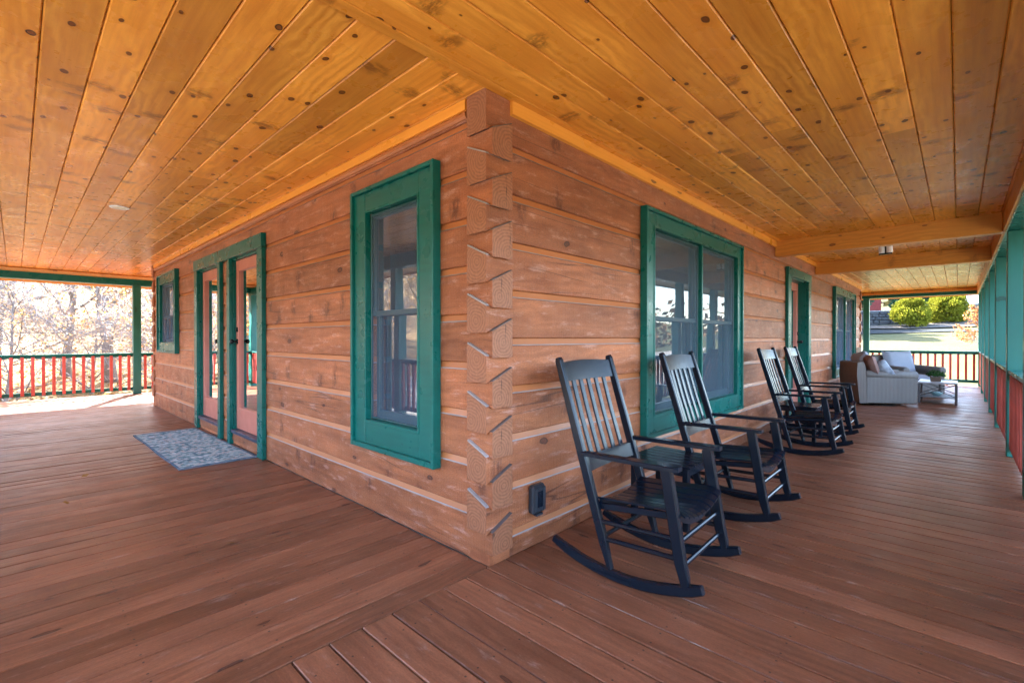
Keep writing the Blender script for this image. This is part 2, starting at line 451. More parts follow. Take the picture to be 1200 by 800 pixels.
def ground():
    def axis(lo, hi):
        xs = []; x = lo
        while x < hi:
            xs.append(x); x += 1.2 if -22 < x < 80 else 6.0 if -90 < x < 130 else 20
        return xs + [hi]
    xs = axis(-330, 330); ys = axis(-330, 330)
    b = MB()
    for y in ys:
        for x in xs: b.v.append((x, y, gz(x, y)))
    nx = len(xs)
    for j in range(len(ys) - 1):
        for i in range(nx - 1):
            b.f.append((j * nx + i, j * nx + i + 1, (j + 1) * nx + i + 1, (j + 1) * nx + i)); b.m.append(0)
    t = NT('autumn_lawn')
    tc = t.n("TexCoord").outputs['Object']
    n1 = t.noise(tc, .35, 5); n2 = t.noise(tc, 9, 6, .7); n3 = t.noise(t.vmul(tc, (1, 1, 0)), 1.6, 5, .7)
    c = t.mix(t.mapr(n1, .35, .65), (.054, .054, .018), (.078, .068, .027))
    c = t.mix(t.mapr(n2, .3, .7), c, (.038, .044, .014))
    c = t.mix(t.mapr(n3, .58, .7, 0, .5, True), c, (.10, .072, .034))
    sp = t.n("SeparateXYZ", {0: tc})
    wood_f = t.mapr(t.math('ADD', sp.outputs[1], t.math('MULTIPLY', n1, 4)), 14.5, 17.5, 0, .9, True)   # leaf litter under the trees
    c = t.mix(wood_f, c, t.mix(n2, (.16, .095, .04), (.30, .19, .085)))
    t.set(Base_Color=c, Roughness=.95); t.bsdf.inputs['Specular IOR Level'].default_value = .15
    t.bump(n2, .7, .08)
    o = b.obj('ground', t.mat, smooth=True)
    tag(o, 'sloping autumn lawn and leaf strewn ground around the log house', 'ground', kind='structure')
ground()

def ribbon(name, pts, wid, mat, dz, label, cat):
    b = MB(); n = len(pts)
    P = [Vector(p) for p in pts]
    res = []
    for i in range(n - 1):
        for k in range(6):
            t = k / 6; res.append((P[i].lerp(P[i + 1], t), wid[i] * (1 - t) + wid[i + 1] * t))
    res.append((P[-1], wid[-1]))
    rows = []
    for i, (p, wd) in enumerate(res):
        d = (res[min(i + 1, len(res) - 1)][0] - res[max(i - 1, 0)][0]).normalized()
        q = Vector((-d.y, d.x))
        row = []
        for s in range(9):
            r = p + q * wd * (s / 8 - .5); row.append((r.x, r.y, gz(r.x, r.y) + dz))
        rows.append(row)
    base = 0
    for row in rows: b.v += row
    for i in range(len(rows) - 1):
        for s in range(8):
            b.f.append((i * 9 + s, i * 9 + s + 1, (i + 1) * 9 + s + 1, (i + 1) * 9 + s)); b.m.append(0)
    return tag(b.obj(name, mat, smooth=True), label, cat, kind='structure')
M['asphalt'] = plain('drive_asphalt', (.030, .033, .034), .95, .12, .3, 30, spec=.03)
M['mulch'] = plain('stone_mulch', (.12, .105, .09), .95, .5, .8, 8, spec=.05)
ribbon('driveway', [(42.6, 26), (41.8, 14), (41.2, 7), (41.0, 3.5), (41.6, .5), (42.5, -3), (44, -9), (48, -16)], [4.6, 4.6, 4.2, 3.6, 2.8, 2.6, 3, 3.4], M['asphalt'], .06, 'narrow grey driveway crossing the lawn below the shrubs', 'driveway')
ribbon('planting_bed', [(44.4, 4.2), (45.0, 1.6), (46.0, -1.2), (48.5, -4.5)], [1.6, 3.0, 3.2, 2.0], M['mulch'], .10, 'pale stone mulch bed under the lime green shrubs', 'flower bed')

def bounce_gravel_mat():
    t = NT('pale_bounce_gravel'); tc = t.n("TexCoord").outputs['Object']
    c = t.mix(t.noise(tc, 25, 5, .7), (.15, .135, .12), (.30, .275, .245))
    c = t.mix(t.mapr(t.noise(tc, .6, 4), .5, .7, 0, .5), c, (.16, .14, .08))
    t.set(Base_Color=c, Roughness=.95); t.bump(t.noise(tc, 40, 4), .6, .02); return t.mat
ribbon('added_bounce_gravel', [(-7.5, 22), (-8.2, 12), (-8.2, 2), (-7.6, -5), (-3, -10.5), (6, -11.5), (20, -11.5), (34, -15)], [6, 7, 7.5, 8, 8, 7.5, 7, 6], bounce_gravel_mat(), .05, 'added pale gravel strip bouncing light into the open sides of the porch', 'driveway')  # added out of view to bounce sunlight up into the porch
# ------------------------------------------------------------------ porch floor
def deck_mesh(L, seed):
    rr = random.Random(seed)
    wd = .1408; c = .0025; h = .028
    b = MB()
    n = max(2, int(L / .6))
    prof = [(-wd / 2, -h), (wd / 2, -h), (wd / 2, -c), (wd / 2 - c, 0), (-wd / 2 + c, 0), (-wd / 2, -c)]
    ph = rr.uniform(0, 9)
    for i in range(n + 1):
        x = L * i / n
        dy = .0012 * math.sin(ph + x * 1.3); cup = .0015 * math.sin(ph * 2 + x * .9)
        for (y, z) in prof: b.v.append((x, y + dy, z + (cup if z > -.02 else 0) * (1 if y > 0 else -1)))
    for i in range(n):
        for k in range(6):
            k2 = (k + 1) % 6
            b.f.append((i * 6 + k, i * 6 + k2, (i + 1) * 6 + k2, (i + 1) * 6 + k)[::-1])
            worn = (k == 2 and seed % 4 in (1, 2)) or (k == 4 and seed % 4 == 3)
            b.m.append(1 if worn else 0)
    b.f.append((0, 1, 2, 3, 4, 5)); b.m.append(0)
    e = n * 6
    b.f.append((e + 5, e + 4, e + 3, e + 2, e + 1, e)); b.m.append(0)
    return b.mesh('deck_board', [M['deck'], M['deckedge']])

b = MB()
b.box(PW - .12, PE + .2, PS - .15, 0.0, -.14, -.05)
b.box(PW - .12, 0, 0.0, PN + .2, -.1405, -.0505)
b.box(0, 4.2, LY, PN + .2, -.1410, -.0510)
b.box(LX, PE + .2, 0, 4.2, -.1415, -.0515)
floor = tag(b.obj('porch_floor', M['sub']), 'red brown stained board floor wrapping round the log house porch', 'floor', kind='structure')
DP = .1475
rr = random.Random(3)
cache = {}
def deck_board(L, loc, rz):
    k = (round(L, 2), rr.randrange(5))
    if k not in cache: cache[k] = deck_mesh(L, len(cache) * 7 + k[1])
    o = link('deck_board', cache[k], floor, (loc[0], loc[1], loc[2] + rr.uniform(-.0015, .0015)), rz)
    o.rotation_euler[1] = rr.uniform(-.0004, .0004)
x = -0.0170 - DP * 15.5
while x < PE + .12:
    y1 = .006 if x < LX + .07 else 4.2
    L = y1 - (PS - .15)
    deck_board(L, (x, PS - .15, 0), R(90)); x += DP
y = .008 + DP / 2 + .003
while y < PN + .15:
    L = -PW + .10 if y < LY + .08 else 4.2 - PW + .10
    deck_board(L - (.004 if y < LY else 0), (PW - .10, y, -.001), 0); y += DP

# porch skirt so the raised floor stands on the ground
b = MB()
b.box(PW - .12, PE + .2, PS - .17, PS - .152, -1.6, -.03)
b.box(PW - .14, PW - .122, PS - .15, PN + .2, -1.6, -.03)
b.box(PW - .12, 4.2, PN + .205, PN + .22, -1.6, -.03)
b.box(PE + .205, PE + .22, PS - .15, 4.2, -1.6, -.03)
sk = tag(b.obj('porch_skirt', M['deck']), 'brown boarded skirt under the raised porch floor', 'porch skirt', kind='structure')

# ------------------------------------------------------------------ porch ceiling
def ceil_mesh(L, wd, seed):
    b = MB(); c = .007
    prof = [(-wd / 2 + .001, .018), (wd / 2 - .001, .018), (wd / 2 - .001, c), (wd / 2 - c, 0), (-wd / 2 + c, 0), (-wd / 2 + .001, c)]
    b.prism([(y, z) for (y, z) in prof][::-1], 0.0008, L - .0008)
    return b.mesh('ceiling_board', M['ceil'])
ctop = MB()
ctop.box(PW - .1, PE + .1, PS - .1, 0, CEIL + .019, CEIL + .03)
ctop.box(PW - .1, 0, 0, PN + .1, CEIL + .0195, CEIL + .031)
ctop.box(0, 4.2, LY, PN + .1, CEIL + .0192, CEIL + .032)
ctop.box(LX, PE + .1, 0, 4.2, CEIL + .0188, CEIL + .033)
ceiling = tag(ctop.obj('porch_ceiling', M['sub']), 'orange varnished knotty pine board ceiling over the porch', 'ceiling', kind='structure')
rr = random.Random(11)
def ceil_row(a0, a1, pos, wd, along, z):
    a = a0; first = True
    while a < a1 - .01:
        L = rr.uniform(1.2, 4.9) if first else rr.choice((2.44, 3.05, 3.66, 4.27, 4.88))
        first = False
        if a + L > a1 - .5: L = a1 - a
        me = ceil_mesh(L, wd, 0)
        zz = z + rr.uniform(-.0006, .0006)
        if along == 'X': link('ceiling_board', me, ceiling, (a, pos, zz), 0)
        else: link('ceiling_board', me, ceiling, (pos, a, zz), R(90))
        a += L
CW = .1755
ys = [-.0375]
wds = [.075]
y = -.075
while y - CW > PS - .08: ys.append(y - CW / 2); wds.append(CW); y -= CW
ys.append((y + PS - .08) / 2); wds.append(y - PS + .08)
for y, wd in zip(ys, wds): ceil_row(PW - .08, PE + .05, y, wd, 'X', CEIL - .012)
ceil_row(LX, PE + .05, .088, .176, 'X', CEIL - .012)
yy = .176
while yy < 4.0: ceil_row(LX, PE + .05, yy + .088, .176, 'X', CEIL - .012); yy += .176
xl = -.025 - .0925 + .185 * 1
x = -.0325 + .0
CL = .1848
xs = [(-.0165, .033)]
e = -.033
while e - CL > PW - .08: xs.append((e - CL / 2, CL)); e -= CL
xs.append(((e + PW - .08) / 2, e - PW + .08))
for x, wd in xs: ceil_row(.003, PN + .05, x, wd, 'Y', CEIL)
e = 0.0
while e < 4.0: ceil_row(LY, PN + .05, e + CL / 2, CL, 'Y', CEIL); e += CL
# ------------------------------------------------------------------ the log house
house = thing('log_house', 'log house of brown stained square logs with green window trim', 'house')

def pieces(a0, a1, holes):
    out = []; a = a0
    for h0, h1 in sorted(holes):
        if h0 > a: out.append((a, h0))
        a = max(a, h1)
    if a < a1: out.append((a, a1))
    return out

def log_piece(L, zb, zt, mat_end=True):
    """local: x along, -y outward, z up; face at y=0"""
    b = MB(); c = .005
    n = max(1, int(L / .45)); rr2 = random.Random(int(L * 1000) + int(zb * 997))
    prof = [(T, zb), (c, zb), (0, zb + c), (0, zt - c), (c, zt), (T, zt)]
    k = len(prof)
    for i in range(n + 1):
        x = L * i / n
        for j, (y, z) in enumerate(prof):
            wob = .0018 * mnoise.noise(Vector((x * 3 + zb * 40, z * 20, L)))
            b.v.append((x, y + (wob if 0 < j < 5 else 0), z + (wob * .7 if 0 < j < 5 else 0)))
    for i in range(n):
        for j in range(k):
            j2 = (j + 1) % k
            b.f.append((i * k + j, i * k + j2, (i + 1) * k + j2, (i + 1) * k + j)); b.m.append(0)
    b.f.append(tuple(range(k))[::-1]); b.m.append(1)
    b.f.append(tuple(n * k + j for j in range(k))); b.m.append(1)
    return b

for key, ax in (('log2', 'X'), ('log3', 'Y')):
    M[key] = wood('stained_log_end_' + ax.lower(), (.24, .072, .028), (.44, .152, .064), (.16, .045, .02), (.06, .02, .012), 5, 9, .3, .10, 24, .44, .4, .14, waxis='Z', laxis=ax, wave=.1, fine=1.4, saw=1.0, spec=.4, speck=.2, spike=.6,
                  scuff=((.50, .29, .22), .35), gb=.006)
M['caulkd'] = plain('dark_grey_caulk', (.10, .08, .075), .6, .15)  # darker grey sealant for the wedges on the W log ends
# dovetailed corners
E_ = .024
TONG = {}
def tongues(cx, cy, sxn, syn, bottom=True, merge=False):
    """corner at (cx,cy); logs of the W-type wall end towards syn*(-y), logs of the S-type wall end towards sxn*(-x)"""
    tl = .07 / T
    def pt(u, v, z): return (cx + sxn * u, cy + syn * v, z)
    k = 0
    z = .063
    seq = []
    # alternate: W log ends (u 0..T, v -E..T) and S log ends (u -E..T, v 0..T)
    zz = .063; kind = 'W'
    while zz < CEIL - .04:
        nz = zz + PITCH / 2
        last = nz > CEIL - .10
        if last: nz = CEIL + .012
        b = MB()
        def bot(u, v):
            if zz < .07: return .065
            if kind == 'W': return zz + tl * v - .01
            return zz + tl * u - .01
        def top(u, v):
            if last: return CEIL + .009
            if kind == 'W': return nz + tl * u - .014
            return nz + tl * v - .014
        if kind == 'W': q = [(0, -E_), (T, -E_), (T, T), (0, T)]
        else: q = [(-E_, 0), (T, 0), (T, T), (-E_, T)]
        P = [pt(u, v, max(.001, min(bot(u, v), CEIL))) for u, v in q] + [pt(u, v, min(top(u, v), CEIL + .01)) for u, v in q]
        flip = (sxn * syn) < 0
        if flip: P = [P[i] for i in (3, 2, 1, 0, 7, 6, 5, 4)]
        base = len(b.f)
        b.hexa(P)
        # which of the four sides is the sawn end
        for fi in range(base, len(b.f)):
            pts = [Vector(b.v[i]) for i in b.f[fi]]
            if kind == 'W' and all(abs(p.y - (cy - syn * E_)) < 1e-5 for p in pts): b.m[fi] = 1
            if kind == 'S' and all(abs(p.x - (cx - sxn * E_)) < 1e-5 for p in pts): b.m[fi] = 1
        if merge:
            TONG[(kind, len([q_ for q_ in TONG if q_[0] == kind]) + (0 if kind == 'W' else 1))] = b
        mid = (cx + sxn * T / 2, cy + syn * T / 2, (zz + nz) / 2)
        if not merge:
            b.v = [(p[0] - mid[0], p[1] - mid[1], p[2] - mid[2]) for p in b.v]
            o = b.obj('log_end', [M['log3' if kind == 'W' else 'log2'], M['end']], house, mid)
        # sealant wedge lying on the sloped shoulder
        b = MB()
        if not last:
            if kind == 'W': q2 = [(.004, -E_ + .003), (T, -E_ + .003), (T, T), (.004, T)]
            else: q2 = [(-E_ + .003, .004), (T, .004), (T, T), (-E_ + .003, T)]
            P = [pt(u, v, top(u, v) + .0005) for u, v in q2] + [pt(u, v, top(u, v) + (.0055 if kind == 'W' else .0085)) for u, v in q2]
            if flip: P = [P[i] for i in (3, 2, 1, 0, 7, 6, 5, 4)]
            b.hexa(P)
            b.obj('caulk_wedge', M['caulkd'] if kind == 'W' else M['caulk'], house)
        zz = nz; kind = 'S' if kind == 'W' else 'W'
    if bottom:
        b = MB()
        b.box(*sorted((cx, cx + sxn * .028)), *sorted((cy, cy + syn * T)), .002, .064)
        b.box(*sorted((cx + sxn * .03, cx + sxn * T)), *sorted((cy, cy + syn * T)), .002, .0645)
        b.obj('log_end', M['log2'], house)
tongues(0, 0, 1, 1, merge=True)
tongues(0, LY, 1, -1)
tongues(LX, 0, -1, 1)

def wall(side, length, s_list, openings):
    """side 'S': world x along, outward -Y.  side 'W': world y along, outward -X (local x runs towards -Y)."""
    def place(name, b, a0, a1, mats):
        if side == 'S': return b.obj(name, mats, house, (a0, 0, 0), 0)
        return b.obj(name, mats, house, (0, a1, 0), R(-90))
    bounds = [0.0] + [s for s in s_list if s < CEIL - .03] + [CEIL + .02]
    for i in range(len(bounds) - 1):
        lo, hi = bounds[i], bounds[i + 1]
        zb = lo + .019 if i > 0 else 0.002
        zt = hi - .025 if i < len(bounds) - 2 else CEIL + .02
        holes = []; fills = []
        for (a, c, z0, z1, t0, t1) in openings:
            if zb < z1 and zt > z0:
                holes.append((a, c))
                if zb < t0 - .005: fills.append((a, c, zb, min(z0, zt)))
        st, en = (T, length - T)
        for (p0, p1) in pieces(st, en, holes):
            b = log_piece(p1 - p0, zb, zt)
            if p0 == st and (side, i) in TONG:
                tb = TONG[(side, i)]; base = len(b.v)
                b.v += [(x - p0, y, z) if side == 'S' else (p1 - y, x, z) for (x, y, z) in tb.v]
                b.f += [tuple(q + base for q in f) for f in tb.f]; b.m += tb.m
            zm = (zb + zt) / 2
            b.v = [(x, y, z - zm) for (x, y, z) in b.v]
            place('log', b, p0, p1, [M['log'], M['end']]).location.z = zm
        for (a, c, f0, f1) in fills:
            b = log_piece(c - a, f0, f1)
            place('log', b, a, c, [M['log'], M['end']])
    # chink strips between the logs
    for s in s_list:
        if s > CEIL - .06: continue
        holes = [(a, c) for (a, c, z0, z1, t0, t1) in openings if s + .02 > z0 and s - .03 < z1]
        for (p0, p1) in pieces(T, length - T, holes):
            L = p1 - p0
            b = MB()
            b.prism([(.06, s + .0215), (.020, s + .0215), (.007, s - .0185), (.06, s - .0185)], 0, L)
            place('chink_strip', b, p0, p1, M['chink'])
            b = MB()
            b.prism([(.06, s - .0187), (.0075, s - .0187), (.0015, s - .0246), (.06, s - .0246)], 0, L)
            place('caulk_line', b, p0, p1, M['caulk'])

sL = [.270 + PITCH * k for k in range(9)]
sR = [.132 + PITCH * k for k in range(9)]
# openings: a0, a1 (along the wall), z0, z1 (hole), t0 (bottom of trim), t1
opW = [(.60, 1.24, .64, 2.17, .463, 2.326),
       (3.46, 4.40, .15, 2.19, .15, 2.33), (4.86, 5.85, .15, 2.19, .15, 2.33),
       (7.24, 8.28, 1.15, 2.19, 1.01, 2.35)]
opS = [(1.83, 3.87, .60, 2.17, .44, 2.31), (6.20, 7.34, .14, 2.2, .14, 2.31), (9.80, 12.0, .60, 2.17, .44, 2.31)]
wall('W', LY, sL, opW)
wall('S', LX, sR, opS)


# crown trims
b = MB(); b.prism([(-.022, CEIL - .075), (0, CEIL - .078), (.03, CEIL - .078), (.03, CEIL + .004), (-.022, CEIL + .004)][::-1], 0, LX - .17)
b.obj('crown_trim', M['trimwood'], house, (T + .005, 0, -.012))
b = MB(); b.prism([(-.020, CEIL - .06), (.03, CEIL - .06), (.03, CEIL + .004), (-.020, CEIL + .004)][::-1], 0, LY - .20)
b.obj('crown_trim', M['trimwood'], house, (0, LY - .02, 0), R(-90))
b = MB(); b.prism([(-.008, CEIL - .105), (-.018, CEIL - .093), (-.018, CEIL - .075), (-.008, CEIL - .0605), (.03, CEIL - .0605), (.03, CEIL - .105)][::-1], 0, LY - .20)
b.obj('crown_trim', M['chink'], house, (0, LY - .02, 0), R(-90))
# closed shell behind the logs: inner room, back walls, upper storey and roof
b = MB()
for (x0, x1, y0, y1) in ((.30, LX - .3, LY - .22, LY - .18), (LX - .22, LX - .18, .3, LY - .3)):
    b.box(x0, x1, y0, y1, 0, 2.6)
b.box(.17, LX - .17, .17, LY - .17, -.02, -.01)
b.box(.17, LX - .17, .17, LY - .17, 2.58, 2.60)
b.box(5.2, 5.3, .17, LY - .2, 0, 2.579); b.box(.17, 5.2, 2.3, 2.4, 0, 2.578)
b.obj('inner_wall', M['inner'], house)
b = MB()
b.box(T, LX - T, LY - T, LY - .001, .002, CEIL); b.box(LX - T, LX - .001, T, LY - T, .003, CEIL)
b.obj('back_wall', M['log'], house)
b = MB(); b.box(.0, LX, 0, LY, -1.5, -.03); b.obj('foundation', M['concrete'], house)
# roof: low hip with eaves
M['shingle'] = plain('grey_shingles', (.07, .07, .075), .9, .2, .5, 12)
M['soffit'] = wood('soffit_pine', (.45, .19, .04), (.62, .3, .08), (.2, .06, .02), (.05, .02, .01), 4, 6, .3, .12, 60, .5, .05, .1)
ex0, ex1, ey0, ey1 = PW - EAVE - .15, PE + EAVE + .15, PS - EAVE - .15, PN + EAVE
b = MB()
zz = 2.66
rx0, rx1, ry = 4.6, LX - 4.6, LY / 2
A = [(ex0, ey0, zz), (ex1, ey0, zz), (ex1, ey1, zz), (ex0, ey1, zz)]
Rg = [(rx0, ry, 5.6), (rx1, ry, 5.6)]
b.face([A[0], A[1], Rg[1], Rg[0]]); b.face([A[1], A[2], Rg[1]]); b.face([A[2], A[3], Rg[0], Rg[1]]); b.face([A[3], A[0], Rg[0]])
b.face(A[::-1])
b.obj('roof', M['shingle'], house)
b = MB()
for (x0, x1, y0, y1) in ((ex0, ex1, ey0, PS - .19), (ex0, ex1, PN + .17, ey1), (ex0, PW - .17, PS - .19, PN + .17), (PE + .17, ex1, PS - .19, PN + .17)):
    b.box(x0, x1, y0, y1, 2.455, 2.475)
b.obj('soffit', M['soffit'], house)
b = MB()
b.box(ex0, ex1, ey0 - .02, ey0, 2.43, 2.70); b.box(ex0, ex1, ey1, ey1 + .02, 2.43, 2.70)
b.box(ex0 - .02, ex0, ey0, ey1, 2.43, 2.70); b.box(ex1, ex1 + .02, ey0, ey1, 2.43, 2.70)
b.obj('fascia', M['trimwood'], house)

# ------------------------------------------------------------------ windows and doors
def frame_boxes(b, x0, x1, z0, z1, wl, wr, wb, wt, o0, o1, c=.003):
    """rectangular frame; o = outward distance (local -y)"""
    b.box(x0, x0 + wl, -o1, -o0, z0, z1, c); b.box(x1 - wr, x1, -o1, -o0, z0, z1, c)
    b.box(x0 + wl + .0004, x1 - wr - .0004, -o1 + .0015, -o0, z1 - wt, z1, c); b.box(x0 + wl + .0004, x1 - wr - .0004, -o1 + .0015, -o0, z0, z0 + wb, c)

def quad(b, x0, x1, z0, z1, y):
    b.face([(x0, y, z0), (x1, y, z0), (x1, y, z1), (x0, y, z1)])

def window(side, a0, a1, z0, z1, gl, gr, gb, gt, units=1, rail=1.43, screens=(0,), blind=None, full=None):
    """gl.. : distance from outer trim edge to the clear opening"""
    W_ = a1 - a0
    loc = (a0, 0, 0) if side == 'S' else (0, a1, 0); rz = 0 if side == 'S' else R(-90)
    b = MB()
    frame_boxes(b, 0, W_, z0, z1, .028, .028, .034, .028, .001, .062)                  # raised outer lip
    win = b.obj('window', M['green'], house, loc, rz)
    b = MB()
    frame_boxes(b, .0285, W_ - .0285, z0 + .0345, z1 - .0285, gl - .040, gr - .040, gb - .045, gt - .040, .001, .040)
    b.obj('casing', M['green'], win)
    b = MB()
    frame_boxes(b, gl - .016, W_ - gr + .016, z0 + gb - .018, z1 - gt + .016, .018, .018, .02, .018, -.10, .046)
    b.obj('jamb', M['green'], win)
    x0, x1, y0, y1 = gl + .002, W_ - gr - .002, z0 + gb + .002, z1 - gt - .002
    uw = (x1 - x0) / units
    for u in range(units):
        ux0 = x0 + u * uw + (.012 if u else 0); ux1 = x0 + (u + 1) * uw - (.012 if u < units - 1 else 0)
        if u:
            b = MB(); b.box(ux0 - .024, ux0, -.040, .09, y0, y1, .004); b.obj('mullion', M['green'], win)
        s = MB(); frame_boxes(s, ux0, ux1, rail - .02, y1, .032, .032, .036, .034, -.045, -.012); up = s.obj('sash', M['sash'], win)
        s = MB(); frame_boxes(s, ux0, ux1, y0, rail + .018, .040, .040, .06, .036, -.080, -.0455); lo = s.obj('sash', M['sash'], win)
        s = MB(); quad(s, ux0 + .03, ux1 - .03, rail, y1 - .03, .030); s.obj('pane', M['glass'], win)
        s = MB(); quad(s, ux0 + .035, ux1 - .035, y0 + .05, rail, .064); s.obj('pane', M['glass'], win)
        if full:
            s = MB(); frame_boxes(s, ux0 + .004, ux1 - .004, y0 + .004, y1 - .004, .012, .012, .012, .014, -.0115, .004); s.obj('screen_frame', M['sash'], win)
            s = MB(); quad(s, ux0 + .01, ux1 - .01, y0 + .01, y1 - .01, .004); s.obj('screen', M[full], win)
        elif u in screens:
            s = MB(); frame_boxes(s, ux0 + .004, ux1 - .004, y0 + .004, rail + .02, .012, .012, .012, .014, -.018, -.004); s.obj('screen_frame', M['sash'], win)
            s = MB(); quad(s, ux0 + .01, ux1 - .01, y0 + .01, rail + .01, .012); s.obj('screen', M['screen'], win)
        if blind:
            s = MB()
            n = 9; bw = (ux1 - ux0) / n
            for k in range(n):
                xx = ux0 + bw * k
                s.face([(xx, .20, y0), (xx + bw * .5, .17, y0), (xx + bw * .5, .17, y1), (xx, .20, y1)])
                s.face([(xx + bw * .5, .17, y0), (xx + bw, .20, y0), (xx + bw, .20, y1), (xx + bw * .5, .17, y1)])
            s.obj('curtain', M['curtain'], win)
    return win

window('W', .424, 1.437, .463, 2.326, .192, .186, .205, .175, 1, 1.432, (0,), full='screenl')
window('W', 7.07, 8.46, 1.01, 2.352, .17, .17, .17, .17, 1, 1.62, (0,), blind=True, full='screend')
window('S', 1.674, 3.995, .443, 2.312, .172, .150, .178, .150, 2, 1.425, (0, 1), blind=False, full='screen')
window('S', 9.60, 12.18, .44, 2.31, .15, .15, .17, .14, 2, 1.425, (0, 1), blind=True, full='screend')

def door(side, a0, a1, leaf0, leaf1, z0, z1, head, hinge_left, recess=.05, label=None, trim_l=.10, trim_r=.10, depth_jamb=.055):
    loc = (a0, 0, 0) if side == 'S' else (0, a1, 0); rz = 0 if side == 'S' else R(-90)
    W_ = a1 - a0
    b = MB()
    b.box(0, trim_l, -.045, -.001, .004, z1 + .02, .004); b.box(W_ - trim_r, W_, -.045, -.001, .004, z1 + .02, .004)
    if head: b.box(-.0, W_, -.050, -.001, z1 + .0205, head, .004)
    d = b.obj('door_frame', M['green'], house, loc, rz)
    b = MB()
    b.box(trim_l - .012, trim_l + .008, -.0010, .14, .14, z1 + .01); b.box(W_ - trim_r - .008, W_ - trim_r + .012, -.001, .14, .14, z1 + .01)
    b.box(trim_l + .0082, W_ - trim_r - .0082, -.0005, .14, z1 + .002, z1 + .02)
    b.obj('door_jamb', M['green'], d)
    x0, x1 = trim_l + .010, W_ - trim_r - .010
    st = .100; rb = .25; rt = .12
    b = MB()
    frame_boxes(b, x0, x1, z0, z1, st, st, rb, rt, -recess - .044, -recess)
    lf = b.obj('door_leaf', M['pink'], d)
    b = MB()
    frame_boxes(b, x0 + st - .012, x1 - st + .012, z0 + rb - .012, z1 - rt + .012, .02, .02, .02, .02, -recess - .03, -recess + .008)
    b.obj('glass_stop', M['pink'], d)
    b = MB(); quad(b, x0 + st, x1 - st, z0 + rb, z1 - rt, recess + .02); b.obj('pane', M['glass'], d)
    b = MB(); b.box(trim_l + .009, W_ - trim_r - .009, -.035, .13, .142, z0 - .004, .003); b.obj('threshold', M['thresh'], d)
    b = MB(); b.box(.0 + trim_l, W_ - trim_r, -.012, -.001, .05, .138, .002); b.obj('kick_board', M['log'], d)
    hx = x1 - .055 if hinge_left else x0 + .055
    for hz, kn in ((z0 + 1.03, True), (z0 + 1.17, False)):
        b = MB()
        b.tube([(hx, recess, hz), (hx, recess - .012, hz)], .030, 14)
        if kn:
            b.tube([(hx, recess - .01, hz), (hx, recess - .045, hz)], .011, 10)
            b.tube([(hx, recess - .045, hz), (hx, recess - .055, hz), (hx, recess - .075, hz), (hx, recess - .085, hz)], [.018, .028, .027, .014], 14)
        else:
            b.tube([(hx, recess - .012, hz), (hx, recess - .022, hz)], [.024, .020], 14)
        b.obj('handle' if kn else 'deadbolt', M['metal'], d, smooth=False)
    return d
door('W', 3.32, 4.49, 0, 0, .185, 2.17, 0, False, recess=.03, trim_l=.10, trim_r=.15)
# in the far door the lock sits next to the near one
door('W', 4.77, 5.98, 0, 0, .185, 2.17, 0, True, recess=.03, trim_l=.14, trim_r=.10)
b = MB(); b.box(0, 2.67, -.052, -.001, 2.192, 2.335, .004); b.obj('door_head_trim', M['green'], house, (0, 5.985, 0), R(-90))
dd = door('S', 6.03, 7.50, 0, 0, .165, 2.17, 2.312, True, recess=.115, trim_l=.17, trim_r=.17)

# ------------------------------------------------------------------ beams, posts, railings
def hbeam(name, x0, x1, y0, y1, z0, z1, mat, label, along='X', face=None):
    b = MB()
    if along == 'X':
        b.box(0, x1 - x0, 0, y1 - y0, z0, z1, .006); o = b.obj(name, mat, None, (x0, y0, 0))
    else:
        b.box(0, y1 - y0, x0 - x1, 0, z0, z1, .006); o = b.obj(name, mat, None, (x0, y0, 0), R(90))
    tag(o, label, 'beam')
    return o
BB = 2.385
o = hbeam('header_beam', PW - .17, PE + .17, PS - .17, PS - .004, BB, CEIL - .002, M['green'], 'long green header beam carried by the right-hand row of posts')
b = MB(); b.box(0, PE - PW + .1, 0, .022, BB + .006, CEIL - .02, .003); b.obj('facing_board', M['beam'], o, (.12, .1665, 0))
hbeam('header_beam', PW, 4.2, PN, PN + .165, 2.44, CEIL - .004, M['green'], 'green header beam across the far end of the left porch')
hbeam('header_beam', PW - .166, PW - .002, PS - .001, PN + .165, BB, CEIL - .006, M['green'], 'green header beam over the open side left of the doors', 'Y')
hbeam('header_beam', PE, PE + .165, PS, 4.2, 2.42, CEIL - .02, M['green'], 'green header beam across the far right end of the porch', 'Y')
o = hbeam('trim_board', PW, 4.0, PN - .55, PN - .002, CEIL - .030, CEIL - .006, M['soffit'], 'plain orange pine board along the ceiling at the far left end')
o = hbeam('trim_board', PE - .10, PE - .002, PS + .02, 3.9, CEIL - .10, CEIL - .02, M['beam'], 'orange pine board above the green beam at the far right end', 'Y')
for (x, lab) in ((5.48, 'orange pine crossbeam under the right ceiling, nearer of the two'), (8.0, 'orange pine crossbeam under the right ceiling, farther of the two')):
    b = MB(); b.box(0, -PS - .022, -.14, 0, 2.385, CEIL - .002, .008)
    tag(b.obj('crossbeam', M['beam'], None, (x, PS + .020, 0), R(90)), lab, 'beam')

